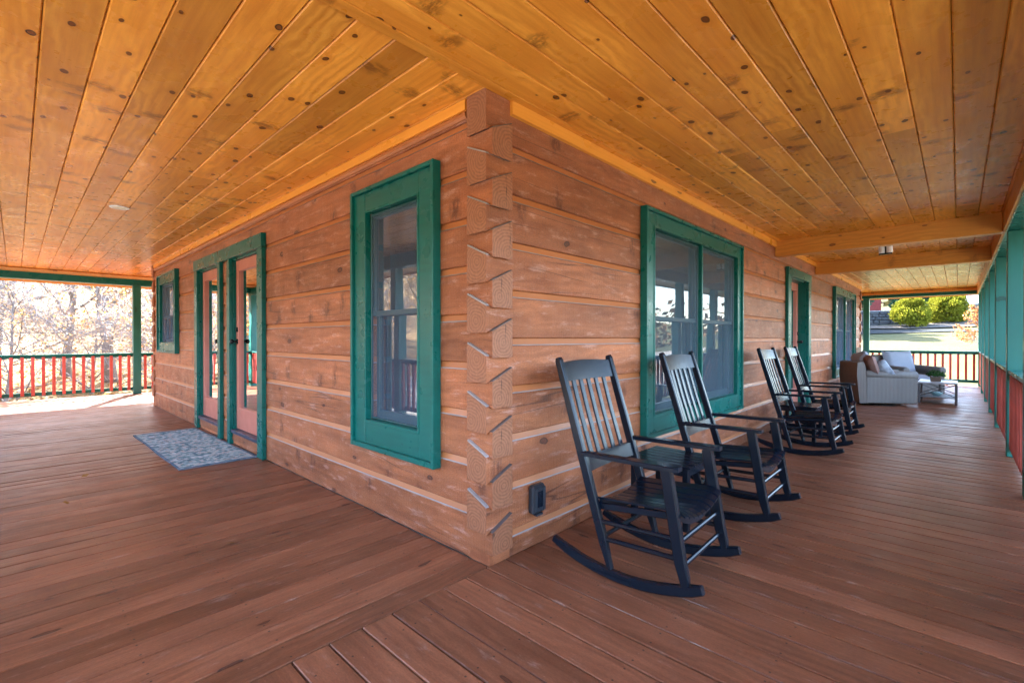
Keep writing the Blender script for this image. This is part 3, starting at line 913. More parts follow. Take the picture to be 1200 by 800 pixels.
PW_ = .145
def post(x, y, z1, label, grp):
    b = MB(); b.box(-PW_ / 2, PW_ / 2, -PW_ / 2, PW_ / 2, .002, z1 - .002, .006)
    return tag(b.obj('porch_post', M['greenv'], None, (x, y, 0)), label, 'post', grp)
ORD = ['nearest', 'second', 'third', 'fourth', 'fifth', 'sixth', 'farthest']
py = PS - .085
south_x = [PW - .085, -.45, 1.55, 3.58 + .07, 5.37 + .13, 7.74, 9.54 + .07, 11.5, 13.45, PE + .085]
for i, x in enumerate(south_x):
    if i < 3: lab = ['green corner post of the porch behind the viewpoint', 'green porch post beside the viewpoint', 'green porch post just out of view to the right'][i]
    else: lab = 'green porch post in the right-hand row, ' + ['nearest to the viewpoint, at the photo edge', 'second from the viewpoint', 'third from the viewpoint', 'fourth from the viewpoint', 'fifth from the viewpoint', 'second from the far end', 'at the far corner of the deck'][i - 3]
    post(x, py, BB, lab, 'green posts along the right-hand railing')
north_x = [PW - .085, .115, 2.4]
for x, lab in zip(north_x, ('green corner post at the far left end of the porch', 'green post at the far left end, beside the log wall', 'green post behind the house at the far left end')):
    post(x, PN + .085, 2.44, lab, 'green posts at the far left end')
for i, y in enumerate((.2, 2.5, 4.8, 7.1, 9.4)):
    post(PW - .085, y, BB, 'green porch post across from the ' + ('house corner', 'tall narrow window', 'double doors', 'log wall beyond the doors', 'small square window')[i], 'green posts on the open side left of the doors')
east_y = [.125, 2.4]
for y, lab in zip(east_y, ('green post at the far right end, behind the wicker armchair', 'green post at the far right end behind the house')):
    post(PE + .085, y, 2.42, lab, 'green posts at the far right end')

def railing(p0, p1, label, grp, z0=.085, z1=.915, sp=.1475):
    p0, p1 = Vector(p0), Vector(p1)
    L = (p1 - p0).length; ang = math.atan2(p1.y - p0.y, p1.x - p0.x)
    root = thing('railing', label, 'railing', (p0.x, p0.y, 0), ang, grp)
    b = MB(); b.box(.001, L - .001, -.062, .062, z1 - .036, z1, .006); b.obj('top_rail', M['green'], root)
    b = MB(); b.box(.001, L - .001, -.019, .019, z1 - .082, z1 - .0365, .004); b.obj('sub_rail', M['green'], root)
    b = MB(); b.box(.001, L - .001, -.019, .019, z0, z0 + .075, .004); b.obj('bottom_rail', M['green'], root)
    n = max(1, round(L / sp)); s = L / n
    key = 'bal%d' % round(z1 * 1000)
    if key not in cache:
        b = MB(); b.box(-.0255, .0255, -.0185, .0185, z0 + .012, z1 - .05, .003); cache[key] = b.mesh('baluster', M['red'])
    for k in range(n):
        o = link('baluster', cache[key], root, ((k + .5) * s, .0375, 0), rr.uniform(-.06, .06))
    return root
h = PW_ / 2
sg = 'railing sections along the right-hand posts'
for i in range(len(south_x) - 1):
    if i < 3: lab = ['red and green railing section behind the viewpoint', 'red and green railing section beside the viewpoint', 'red and green railing section just out of view to the right'][i]
    else: lab = 'red baluster railing section along the right side, ' + ['nearest one in view', 'second one in view', 'third one in view', 'fourth one in view', 'fifth one in view', 'last one at the far corner'][i - 3]
    railing((south_x[i] + h, py + .0), (south_x[i + 1] - h, py + .0), lab, sg)
railing((north_x[1] - h, PN + .085), (north_x[0] + h, PN + .085), 'long red baluster railing across the far left end of the porch', 'railings at the far left end', z1=.925)
railing((north_x[2] - h, PN + .085), (north_x[1] + h, PN + .085), 'red baluster railing right of the post at the far left end', 'railings at the far left end', z1=.925)
wy = [PS - .085, .2, 2.5, 4.8, 7.1, 9.4, PN + .085]
for i in range(6):
    railing((PW - .085, wy[i + 1] - h), (PW - .085, wy[i] + h), 'red baluster railing on the open side ' + ('behind the viewpoint', 'across from the tall window', 'across from the near door', 'across from the far door', 'across from the small window', 'next to the far left corner')[i], 'railings on the open side left of the doors')
railing((PE + .085, east_y[0] - h), (PE + .085, PS - .085 + h), 'red baluster railing across the far right end before the lawn', 'railings at the far right end')
railing((PE + .085, east_y[1] - h), (PE + .085, east_y[0] + h), 'red baluster railing left of the post at the far right end', 'railings at the far right end')

# ------------------------------------------------------------------ rocking chairs
def make_rocker():
    root = thing('rocking_chair', '', 'rocking chair', group='black wooden rocking chairs along the log wall')
    bl = M['black']
    HX = .272
    def rockz(y): return .084 * ((y + .01) / .45) ** 2
    for sx in (-1, 1):
        b = MB(); pts = []
        for i in range(17):
            y = -.455 + .90 * i / 16; pts.append((sx * HX, y, rockz(y) + .026))
        b.bar(pts, .034, [.040] + [.052] * 14 + [.044, .036]); b.obj('rocker', bl, root)
        # back post: straight, raked
        b = MB()
        y0, z0, y1, z1 = .055, .052, .415, 1.135
        pts = [(sx * HX, y0 + (y1 - y0) * t, z0 + (z1 - z0) * t) for t in (0, .05, .12, .3, .6, .9, .985, 1)]
        b.bar(pts, .034, [.03, .036, .052, .056, .054, .046, .044, .03]); b.obj('back_post', bl, root)
        b = MB()
        pts = [(sx * HX, -.372, .09), (sx * HX, -.365, .13), (sx * HX, -.345, .2), (sx * HX, -.29, .50), (sx * HX, -.268, .622)]
        b.bar(pts, .036, [.036, .05, .06, .062, .06]); b.obj('front_leg', bl, root)
        # arm rest
        b = MB()
        out = [(.235, .020), (.18, .022), (.0, .026), (-.18, .034), (-.28, .039), (-.325, .036), (-.345, .024)]
        zt = .648; n = len(out)
        for (y, hw) in out:
            zz = zt - .03 * max(0, y + .28) * .6
            cx = sx * (HX + .008)
            b.v += [(cx - hw, y, zz - .022), (cx + hw, y, zz - .022), (cx + hw, y, zz - .004), (cx + hw - .004, y, zz), (cx - hw + .004, y, zz), (cx - hw, y, zz - .004)]
        for i in range(n - 1):
            for k in range(6):
                k2 = (k + 1) % 6
                b.f.append((i * 6 + k, i * 6 + k2, (i + 1) * 6 + k2, (i + 1) * 6 + k)); b.m.append(0)
        b.f.append(tuple(range(6))[::-1]); b.m.append(0); b.f.append(tuple((n - 1) * 6 + k for k in range(6))); b.m.append(0)
        b.obj('arm_rest', bl, root)
        # side rail of the seat and two side rungs
        b = MB(); b.bar([(sx * (HX - .026), .15, .355), (sx * (HX - .026), -.05, .375), (sx * (HX - .026), -.30, .400)], .020, .034); b.obj('seat_rail', bl, root)
        for (za, zb) in ((.20, .215), (.285, .305)):
            b = MB(); b.tube([(sx * HX, -.335 + (za - .2) * .2, zb), (sx * HX, .105 + (za - .2) * .33, za)], .0125, 10); b.obj('rung', bl, root)
    for (y, z) in ((-.343, .175), (-.328, .285), (.115, .20)):
        b = MB(); b.tube([(-HX, y, z), (HX, y, z)], .0125, 10); b.obj('rung', bl, root)
    def backp(z): return .055 + (.415 - .055) * (z - .052) / (1.135 - .052)
    for (za, zb, nm, th) in ((1.005, 1.105, 'crest_rail', .024), (.525, .60, 'lower_back_rail', .024)):
        b = MB(); pr = []
        N = 10
        for i in range(N + 1):
            x = -HX + .016 + (2 * HX - .032) * i / N
            bow = .022 * (1 - (x / HX) ** 2)
            arch = .012 * (1 - (x / HX) ** 2) if nm == 'crest_rail' else 0
            ya, yb = backp(za) + bow, backp(zb + arch) + bow
            b.v += [(x, ya - th / 2, za), (x, ya + th / 2, za), (x, yb + th / 2, zb + arch), (x, yb - th / 2, zb + arch)]
        for i in range(N):
            for k in range(4):
                k2 = (k + 1) % 4
                b.f.append((i * 4 + k, i * 4 + k2, (i + 1) * 4 + k2, (i + 1) * 4 + k)); b.m.append(0)
        b.f.append((3, 2, 1, 0)); b.m.append(0); b.f.append(tuple(N * 4 + k for k in range(4))); b.m.append(0)
        b.obj(nm, bl, root)
    for k in range(5):
        x = -.165 + .0825 * k; bow = .022 * (1 - (x / HX) ** 2)
        b = MB(); b.bar([(x, backp(.59) + bow, .59), (x, backp(.8) + bow + .004, .80), (x, backp(1.015) + bow, 1.015)], .036, .013); b.obj('back_slat', bl, root)
    # dished seat: slats run front to back over curved rails
    def seatz(x, y): return .432 - .046 * (1 - (x / .25) ** 2) - .09 * max(0, (y + .31)) * .7 - (.012 if y < -.335 else 0)
    for (y, th) in ((-.318, .024), (.13, .020)):
        b = MB(); N = 12
        for i in range(N + 1):
            x = -.252 + .504 * i / N; z = seatz(x, y) - .011; hh = .034 + .022 * (1 - (x / .25) ** 2)
            b.v += [(x, y - th / 2, z - hh), (x, y + th / 2, z - hh), (x, y + th / 2, z), (x, y - th / 2, z)]
        for i in range(N):
            for k in range(4):
                k2 = (k + 1) % 4
                b.f.append((i * 4 + k, i * 4 + k2, (i + 1) * 4 + k2, (i + 1) * 4 + k)); b.m.append(0)
        b.f.append((3, 2, 1, 0)); b.m.append(0); b.f.append(tuple(N * 4 + k for k in range(4))); b.m.append(0)
        b.obj('seat_bearer', bl, root)
    NS = 9
    for k in range(NS):
        x = -.226 + .452 * k / (NS - 1)
        b = MB(); sl = math.atan(.046 * 2 * x / .0625); wd = .046
        ys = (.16, .05, -.08, -.2, -.30, -.345, -.358)
        for y in ys:
            z = seatz(x, y) - (.008 if y == -.358 else 0); ca, sa = math.cos(sl) * wd / 2, math.sin(sl) * wd / 2
            b.v += [(x - ca, y, z - sa - .010), (x + ca, y, z + sa - .010), (x + ca, y, z + sa), (x - ca, y, z - sa)]
        for i in range(len(ys) - 1):
            for q in range(4):
                q2 = (q + 1) % 4
                b.f.append((i * 4 + q, i * 4 + q2, (i + 1) * 4 + q2, (i + 1) * 4 + q)); b.m.append(0)
        b.f.append((3, 2, 1, 0)); b.m.append(0); e = (len(ys) - 1) * 4; b.f.append(tuple(e + q for q in range(4))); b.m.append(0)
        b.obj('seat_slat', bl, root)
    return root
bpy.context.view_layer.update()
proto = make_rocker(); index_kids(proto)
rock = [(.62, -.592, 1.5, 'black wooden rocking chair nearest the house corner, beside the outlet cover'),
        (1.868, -.605, 0.5, 'black wooden rocking chair in front of the large double window'),
        (4.31, -.59, -.5, 'black wooden rocking chair before the bare log wall past the double window'),
        (5.64, -.54, 0.5, 'black wooden rocking chair in front of the narrow door, farthest of the four')]
for i, (x, y, a, lab) in enumerate(rock):
    o = proto if i == 0 else copy_tree(proto)
    o.location = (x, y, 0); o.rotation_euler = (0, 0, R(a)); o.scale = (1, .93, 1.005); o['label'] = lab

def make_side_table():
    root = thing('side_table', '', 'side table', group='black slatted side tables between the rocking chairs')
    bl = M['black']; hw, hd, zt = .225, .225, .43
    for k in range(6):
        b = MB(); x = -hw + .0375 + .075 * k
        b.box(x - .033, x + .033, -hd, hd, zt - .018, zt, .004); b.obj('top_slat', bl, root)
    for sx in (-1, 1):
        for sy in (-1, 1):
            b = MB(); b.box(sx * .185 - .02, sx * .185 + .02, sy * .185 - .02, sy * .185 + .02, .001, zt - .0185, .004); b.obj('leg', bl, root)
        b = MB(); b.box(sx * .185 - .011, sx * .185 + .011, -.165, .165, zt - .075, zt - .019, .003); b.obj('apron', bl, root)
        b = MB(); b.box(sx * .185 - .009, sx * .185 + .009, -.165, .165, .12, .15, .003); b.obj('stretcher', bl, root)
        b = MB(); b.box(-.165, .165, sx * .185 - .011, sx * .185 + .011, zt - .075, zt - .0195, .003); b.obj('apron', bl, root)
        b = MB(); b.box(-.165, .165, sx * .185 - .009, sx * .185 + .009, .12, .149, .003); b.obj('stretcher', bl, root)
    return root
st = make_side_table(); index_kids(st)
for i, (x, y, lab) in enumerate(((1.385, -.40, 'black slatted side table between the two nearer rocking chairs'), (4.98, -.42, 'black slatted side table between the two farther rocking chairs'))):
    o = st if i == 0 else copy_tree(st)
    o.location = (x, y, 0); o['label'] = lab

# ------------------------------------------------------------------ small fittings
t = thing('outlet_cover', 'dark weatherproof outlet cover on the log wall near the corner', 'outlet cover', (.372, 0, .292))
b = MB(); b.box(-.058, .058, -.045, -.0005, -.085, .085, .012); b.obj('housing', M['outlet'], t)
b = MB(); frame_boxes(b, -.048, .048, -.072, .072, .022, .022, .024, .024, .0455, .056, .004); b.obj('lid', M['outlet'], t)
b = MB(); b.box(-.026, .026, -.048, -.0455, -.048, .048); b.obj('lid_window', M['black'], t)
b = MB(); b.box(-.03, .03, -.05, -.02, -.098, -.0855, .003); b.obj('cable_entry', M['outlet'], t)

M['lens'] = plain('frosted_lens', (.75, .68, .45), .3)
M['white'] = plain('white_metal', (.8, .78, .74), .35)
M['frost'] = plain('frosted_glass', (.85, .85, .88), .25)
t = thing('recessed_light', 'round recessed light in the left porch ceiling', 'ceiling light', (-1.033, 4.452, CEIL))
b = MB()
for k in range(24):
    a, c = 2 * math.pi * k / 24, 2 * math.pi * (k + 1) / 24
    def ring(r, z, q): return (r * math.cos(q), r * math.sin(q), z)
    b.face([ring(.085, -.001, a), ring(.085, -.001, c), ring(.08, -.008, c), ring(.08, -.008, a)])
    b.face([ring(.08, -.008, a), ring(.08, -.008, c), ring(.06, -.008, c), ring(.06, -.008, a)])
b.obj('trim_ring', M['white'], t)
b = MB(); b.tube([(0, 0, -.0065), (0, 0, -.002)], .0605, 24); b.obj('lens', M['lens'], t)

t = thing('ceiling_fixture', 'two-shade ceiling light hanging between the pine crossbeams', 'ceiling light', (6.72, -1.10, CEIL - .012))
b = MB(); b.tube([(0, 0, 0), (0, 0, -.025)], .065, 20); b.obj('canopy', M['metal'], t)
b = MB(); b.tube([(0, 0, -.025), (0, 0, -.135)], .010, 8); b.box(-.012, .012, -.075, .075, -.155, -.134, .003); b.obj('bracket', M['metal'], t)
for sy in (-1, 1):
    b = MB(); b.tube([(0, sy * .045, -.134), (0, sy * .045, -.130), (0, sy * .045, -.045), (0, sy * .045, -.04)], [.030, .036, .036, .030], 18); b.obj('glass_shade', M['frost'], t, smooth=False)

M['cream'] = plain('cream_plastic', (.62, .57, .45), .5)
t = thing('wall_light', 'small cream wall light beside the far right window', 'wall light', (12.86, 0, .93))
b = MB(); b.prism([(-.10, -.10), (-.001, -.10), (-.001, .10), (-.085, .10)], -.09, .09); b.obj('shade', M['cream'], t)
b = MB(); b.box(-.02, .02, -.03, -.001, -.30, -.101, .004); b.obj('bracket', M['metal'], t)

# door mat
def mat_mat():
    t = NT('woven_mat')
    tc = t.n("TexCoord").outputs['Object']
    sp = t.n("SeparateXYZ", {0: tc})
    u = t.math('MULTIPLY', sp.outputs[1], 26); v = t.math('MULTIPLY', sp.outputs[0], 34)
    cell = t.n("CombineXYZ", {0: t.math('FLOOR', u), 1: t.math('FLOOR', v), 2: 0.0}).outputs[0]
    wn_ = t.n("TexWhiteNoise", {'Vector': cell}, noise_dimensions='3D')
    row = t.noise(t.n("CombineXYZ", {0: t.math('MULTIPLY', sp.outputs[1], 1.0), 1: 0.0, 2: 0.0}).outputs[0], 6.5, 3)
    pat = t.noise(tc, 14, 3)
    f = t.math('ADD', t.math('MULTIPLY', wn_.outputs['Value'], .55), t.math('ADD', t.math('MULTIPLY', row, .9), t.math('MULTIPLY', pat, .45)))
    cr = t.n("ValToRGB", {0: t.mapr(f, .50, 1.35)})
    els = cr.color_ramp.elements
    st = [(0, (.06, .10, .14)), (.3, (.13, .21, .23)), (.5, (.26, .35, .36)), (.68, (.42, .46, .45)), (.78, (.40, .30, .26)), (.85, (.44, .50, .52)), (1, (.56, .60, .60))]
    while len(els) < len(st): els.new(.5)
    for e, (p, c) in zip(els, st): e.position = p; e.color = (*c, 1)
    edge = t.math('MAXIMUM', t.math('GREATER_THAN', t.math('ABSOLUTE', sp.outputs[0]), .325), t.math('GREATER_THAN', t.math('ABSOLUTE', sp.outputs[1]), 1.13))
    c = t.mix(t.math('MULTIPLY', edge, .7), cr.outputs[0], (.05, .09, .15))
    t.set(Base_Color=c, Roughness=.95); t.bsdf.inputs['Specular IOR Level'].default_value = .1
    t.bump(t.math('ADD', wn_.outputs['Value'], t.noise(tc, 300, 2)), .5, .004)
    return t.mat
b = MB()
nx, ny = 10, 30
for j in range(ny + 1):
    for i in range(nx + 1):
        x = -.345 + .69 * i / nx; y = -1.165 + 2.33 * j / ny
        b.v.append((x + .004 * math.sin(y * 5), y, .0095 + .002 * mnoise.noise(Vector((x * 6, y * 4, 1))) + (.004 * (abs(y) > 1.15) * abs(math.sin(x * 9)))))
for j in range(ny):
    for i in range(nx):
        q = j * (nx + 1) + i
        b.f.append((q, q + 1, q + nx + 2, q + nx + 1)); b.m.append(0)
top = len(b.v)
rim = [i for i in range(nx + 1)] + [j * (nx + 1) + nx for j in range(1, ny + 1)] + [ny * (nx + 1) + i for i in range(nx - 1, -1, -1)] + [j * (nx + 1) for j in range(ny - 1, 0, -1)]
for i in rim: b.v.append((b.v[i][0] * 1.004, b.v[i][1] * 1.002, .0012))
for k in range(len(rim)):
    k2 = (k + 1) % len(rim)
    b.f.append((top + k, top + k2, rim[k2], rim[k])); b.m.append(0)
tag(b.obj('door_mat', mat_mat(), None, (-.388, 4.66, .001), R(.6)), 'blue grey woven mat lying on the deck before the double doors', 'mat')

# ------------------------------------------------------------------ seating group at the far right end
def wicker(name, a, b_, sc=1.0):
    t = NT(name)
    tc = t.n("TexCoord").outputs['Object']
    sp = t.n("SeparateXYZ", {0: tc})
    u = t.math('ADD', sp.outputs[0], sp.outputs[1])
    c1 = t.math('SINE', t.math('MULTIPLY', u, 95 * sc)); c2 = t.math('SINE', t.math('MULTIPLY', sp.outputs[2], 330 * sc))
    m = t.math('MULTIPLY', c1, t.math('ADD', t.math('MULTIPLY', c2, .35), .65))
    nz = t.noise(tc, 40, 3)
    f = t.math('ADD', t.mapr(m, -1, 1, .36, .52), t.math('MULTIPLY', nz, .25), clamp=True)
    t.set(Base_Color=t.mix(f, a, b_), Roughness=.6)
    t.bump(m, .18, .006)
    return t.mat
M['wicker'] = wicker('grey_wicker', (.085, .072, .064), (.185, .17, .155))
M['wickerb'] = wicker('brown_wicker', (.10, .080, .068), (.155, .13, .112), 1.4)
M['cushion'] = plain('white_fabric', (.27, .285, .325), .9, .04, .12, 150, spec=.2)
M['pillow'] = plain('blue_print_fabric', (.34, .38, .44), .9, .45, .1, 100, spec=.2)
M['pillow2'] = plain('rose_fabric', (.22, .13, .11), .9, .2, .1, 100, spec=.2)

def cushion_mb(w, d, h, puff=.4, n=10):
    b = MB()
    def sh(s): return math.copysign(abs(s) ** .8, s)
    for side in (1, -1):
        base = len(b.v)
        for j in range(n + 1):
            for i in range(n + 1):
                u, v = -1 + 2 * i / n, -1 + 2 * j / n
                e = (max(0, 1 - abs(u) ** 4) * max(0, 1 - abs(v) ** 4)) ** .4
                cr = 1 - .06 * (1 - abs(u)) * abs(v) - 0
                b.v.append((u * w / 2 * (1 - .03 * (1 - v * v)), v * d / 2 * (1 - .03 * (1 - u * u)), side * h / 2 * ((1 - puff) * min(1, e * 1.6) + puff * e) + .0))
        for j in range(n):
            for i in range(n):
                q = base + j * (n + 1) + i
                f = (q, q + 1, q + n + 2, q + n + 1)
                b.f.append(f if side > 0 else f[::-1]); b.m.append(0)
    return b

def armchair(name, label, loc, face_deg, W_=.86, Dp=.92, back_h=.86, mat_out=None):
    """local: faces -y; origin at the centre on the floor"""
    root = thing(name, label, 'armchair', loc, R(face_deg + 90), 'wicker armchairs at the far right end of the porch')
    wk = M['wicker']
    hw, hd = W_ / 2, Dp / 2
    b = MB()
    for k in range(1): b.tube([(0, .02, .0), (0, .02, .012), (0, .02, .014), (0, .02, .05)], [.30, .30, .10, .10], 24)
    b.obj('swivel_base', M['metal'], root)
    for sx in (-1, 1):
        b = MB(); xa, xb = sorted((sx * hw, sx * (hw - .13)))
        b.box(xa + .012, xb - .012, -hd, hd - .13, .05, .545, .015); b.obj('arm_panel', wk, root)
        b = MB(); cx = sx * (hw - .07)
        prof = []
        b.tube([(cx, -hd - .012, .565), (cx, -hd, .565), (cx, hd - .15, .585), (cx, hd - .12, .585)], [.055, .078, .078, .05], 18)
        b.obj('rolled_arm', wk, root, smooth=True)
    b = MB()
    b.prism([(hd - .14, .05), (hd - .02, .05), (hd + .03, back_h * .7), (hd + .02, back_h), (hd - .05, back_h + .02), (hd - .10, back_h - .02), (hd - .13, .5)], -hw + .01, hw - .01)
    b.obj('back_panel', M['wickerb'] if mat_out is None else mat_out, root)
    b = MB(); b.box(-hw + .125, hw - .125, -hd + .02, hd - .14, .06, .30, .012); b.obj('seat_frame', wk, root)
    b = cushion_mb(W_ - .27, Dp - .20, .17, .25)
    b.obj('seat_cushion', M['cushion'], root, (0, -.06, .385), smooth=True)
    b = cushion_mb(W_ - .25, .56, .20, .55)
    o = b.obj('back_cushion', M['cushion'], root, (0, hd - .24, .70), smooth=True); o.rotation_euler = (R(72), 0, 0)
    return root
# nearer one shows its side, the farther one faces the viewpoint
fd = -57.0
def off(c, deg, f, r):
    a = R(deg); return (c[0] + math.cos(a) * f + math.sin(a) * r, c[1] + math.sin(a) * f - math.cos(a) * r)
cA = off((9.295, -.92), fd, 0, -.34)
armchair('armchair', 'grey wicker swivel armchair with dark back, heaped with pillows', (cA[0], cA[1], 0), fd, W_=.68, Dp=.97, back_h=.80)
cB = (11.85, -1.02)
fdB = -136
armchair('armchair', 'wicker armchair with plain white cushions facing the viewpoint behind the table', (cB[0], cB[1], 0), fdB, W_=.92, Dp=.9, mat_out=M['wicker'])
def pillow(label, f, r, z, s, mat, rot):
    b = cushion_mb(s, s, .15, .8)
    p = off(cA, fd, f, r)
    o = tag(b.obj('throw_pillow', mat, None, (p[0], p[1], z), smooth=True), label, 'pillow', 'pillows on the near armchair')
    o.rotation_euler = (R(rot[0]), R(rot[1]), R(fd + 90 + rot[2]))
pillow('white throw pillow standing at the back of the near wicker armchair', -.16, -.17, .80, .40, M['cushion'], (70, 10, 0))
pillow('rose brown throw pillow lying against the dark back of the wicker armchair', -.24, .20, .78, .36, M['pillow2'], (70, -6, 0))
pillow('white patterned pillow leaning on the near arm of the wicker armchair', -.05, .19, .67, .36, M['pillow'], (60, 18, 25))
M['pillow3'] = plain('aqua_print_fabric', (.26, .42, .46), .9, .35, .1, 100, spec=.2)
pillow('aqua printed pillow in the seat of the near wicker armchair', .10, -.20, .64, .34, M['pillow3'], (55, -15, -30))

# coffee table
M['tabletop'] = plain('white_table_top', (.46, .45, .45), .35, .05)
M['tablemetal'] = plain('grey_table_frame', (.11, .10, .10), .5, .1)
M['shelf'] = plain('grey_shelf', (.26, .25, .26), .55, .1)
tx0, tx1, ty0, ty1, tz = 10.29, 11.12, -1.85, -1.28, .415
t = thing('coffee_table', 'white topped coffee table with crossed metal side braces', 'coffee table', ((tx0 + tx1) / 2, (ty0 + ty1) / 2, 0))
ax, ay = (tx1 - tx0) / 2, (ty1 - ty0) / 2
b = MB(); b.box(-ax, ax, -ay, ay, tz - .03, tz, .006); b.obj('table_top', M['tabletop'], t)
b = MB(); b.box(-ax + .02, ax - .02, -ay + .02, ay - .02, .12, .135, .003); b.obj('shelf', M['shelf'], t)
for sx in (-1, 1):
    for sy in (-1, 1):
        b = MB(); x, y = sx * (ax - .022), sy * (ay - .022); b.box(x - .02, x + .02, y - .02, y + .02, .001, tz - .0305, .003); b.obj('leg', M['tablemetal'], t)
    b = MB(); x = sx * (ax - .022)
    b.tube([(x, -ay + .04, .15), (x, ay - .04, tz - .04)], .008, 6); b.tube([(x + .004, -ay + .04, tz - .04), (x + .004, ay - .04, .15)], .008, 6); b.obj('brace', M['tablemetal'], t)
    b = MB(); y = sx * (ay - .022)
    b.tube([(-ax + .04, y, .15), (ax - .04, y, tz - .04)], .008, 6); b.tube([(-ax + .04, y + .004, tz - .04), (ax - .04, y + .004, .15)], .008, 6); b.obj('brace', M['tablemetal'], t)
M['bowl'] = plain('aqua_ceramic', (.35, .55, .56), .25)
b = MB(); b.tube([(0, 0, 0), (0, 0, .01), (0, 0, .05), (0, 0, .075), (0, 0, .072), (0, 0, .03)], [.04, .055, .095, .105, .095, .03], 20)
tag(b.obj('bowl', M['bowl'], None, (tx0 + .32, (ty0 + ty1) / 2 + .02, .136), smooth=True), 'small aqua bowl on the lower shelf of the coffee table', 'bowl')
M['planter'] = plain('brown_planter', (.16, .10, .065), .7, .2)
t = thing('potted_plant', 'leafy green plant in a square brown planter on the coffee table', 'plant', (tx0 + .30, (ty0 + ty1) / 2 + .03, tz + .001))
b = MB(); b.prism([(-.075, 0), (.075, 0), (.085, .11), (.07, .11), (.062, .085), (-.062, .085), (-.07, .11), (-.085, .11)], -.085, .085); b.obj('planter', M['planter'], t)
b = MB(); rp = random.Random(5)
for i in range(380):
    a = rp.uniform(0, 6.28); r = .15 * math.sqrt(rp.random()); z = .10 + rp.random() * .11 * (1 - (r / .17) ** 2) ** .5 + (.0 if r < .1 else -.01)
    p = Vector((r * math.cos(a), r * math.sin(a), z)); d = Vector((rp.gauss(0, 1), rp.gauss(0, 1), rp.gauss(.6, .6))).normalized(); q = d.orthogonal().normalized(); s = rp.uniform(.014, .028)
    b.face([p, p + (d * .5 + q * .5) * s, p + d * s * 1.4, p + (d * .5 - q * .5) * s])
b.obj('foliage', M['herb'], t)

# ------------------------------------------------------------------ trees
def tree_meshes(seed, H, r0, limb_z=.18, nl=16, nb=8, nt=7, spread=.55, leaf=0.0, leaf_mat=None, lean=.05, lsize=.08, droop=0.0):
    rt = random.Random(seed)
    wb = MB(); lb = MB()
    def path(p, d, L, n, jit, up):
        pts = [p.copy()]; d = d.normalized()
        for i in range(n):
            d = (d + Vector((rt.gauss(0, jit), rt.gauss(0, jit), rt.gauss(0, jit) + up))).normalized()
            p = p + d * (L / n); pts.append(p.copy())
        return pts, d
    def at(pts, t):
        k = min(int(t * (len(pts) - 1)), len(pts) - 2); f = t * (len(pts) - 1) - k
        return pts[k].lerp(pts[k + 1], f), (pts[k + 1] - pts[k]).normalized()
    def side(d, ang):
        o = d.orthogonal().normalized(); q = d.cross(o); a = rt.uniform(0, 6.283)
        return (d * math.cos(ang) + (o * math.cos(a) + q * math.sin(a)) * math.sin(ang))
    tp, _ = path(Vector((0, 0, -.3)), Vector((rt.gauss(0, lean), rt.gauss(0, lean), 1)), H, 9, .05, .05)
    wb.tube(tp, [r0 * (1.25 if i == 0 else 1) * (1 - i / 9.6) for i in range(10)], 8)
    for i in range(nl):
        t = limb_z + (1 - limb_z) * (i + rt.random()) / nl
        p, d = at(tp, min(t, .99)); L = H * spread * (1.08 - t * .75) * rt.uniform(.7, 1.1)
        lp, _ = path(p, side(d, rt.uniform(.75, 1.35)), L, 6, .12, .05 - droop)
        rl = r0 * .42 * (1.05 - t * .6)
        wb.tube(lp, [rl * (1 - k / 6.8) for k in range(7)], 5, False)
        for j in range(nb):
            t2 = .2 + .8 * (j + rt.random()) / nb
            p2, d2 = at(lp, min(t2, .99)); L2 = L * .42 * (1.1 - t2 * .6) * rt.uniform(.6, 1.2)
            bp, _ = path(p2, side(d2, rt.uniform(.5, 1.1)), L2, 4, .16, .03 - droop * .6)
            rb = max(.006, rl * .32 * (1.1 - t2 * .6))
            wb.mi = 1; wb.tube(bp, [rb, rb * .8, rb * .6, rb * .45, rb * .3], 4, False); wb.mi = 0
            for k in range(nt):
                t3 = .15 + .85 * (k + rt.random()) / nt
                p3, d3 = at(bp, min(t3, .99)); L3 = L2 * .55 * rt.uniform(.5, 1.2)
                tw, _ = path(p3, side(d3, rt.uniform(.4, 1.0)), L3, 2, .2, .02 - droop * .5)
                wb.mi = 1; wb.tube(tw, [.0065, .0048, .003], 3, False); wb.mi = 0
                nlv = int(leaf) + (1 if rt.random() < leaf - int(leaf) else 0)
                for m in range(nlv):
                    q, dd = at(tw, rt.random()); s = lsize * rt.uniform(.6, 1.3)
                    a = Vector((rt.gauss(0, 1), rt.gauss(0, 1), rt.gauss(-.3, 1))).normalized(); c = a.orthogonal().normalized()
                    c = (c * math.cos(m) + a.cross(c) * math.sin(m))
                    lb.face([q, q + (a * .5 + c * .42) * s, q + a * s, q + (a * .5 - c * .42) * s])
    return wb.mesh('trunk', [M['bark'], M['twig']], True), (lb.mesh('crown', leaf_mat) if lb.f else None)

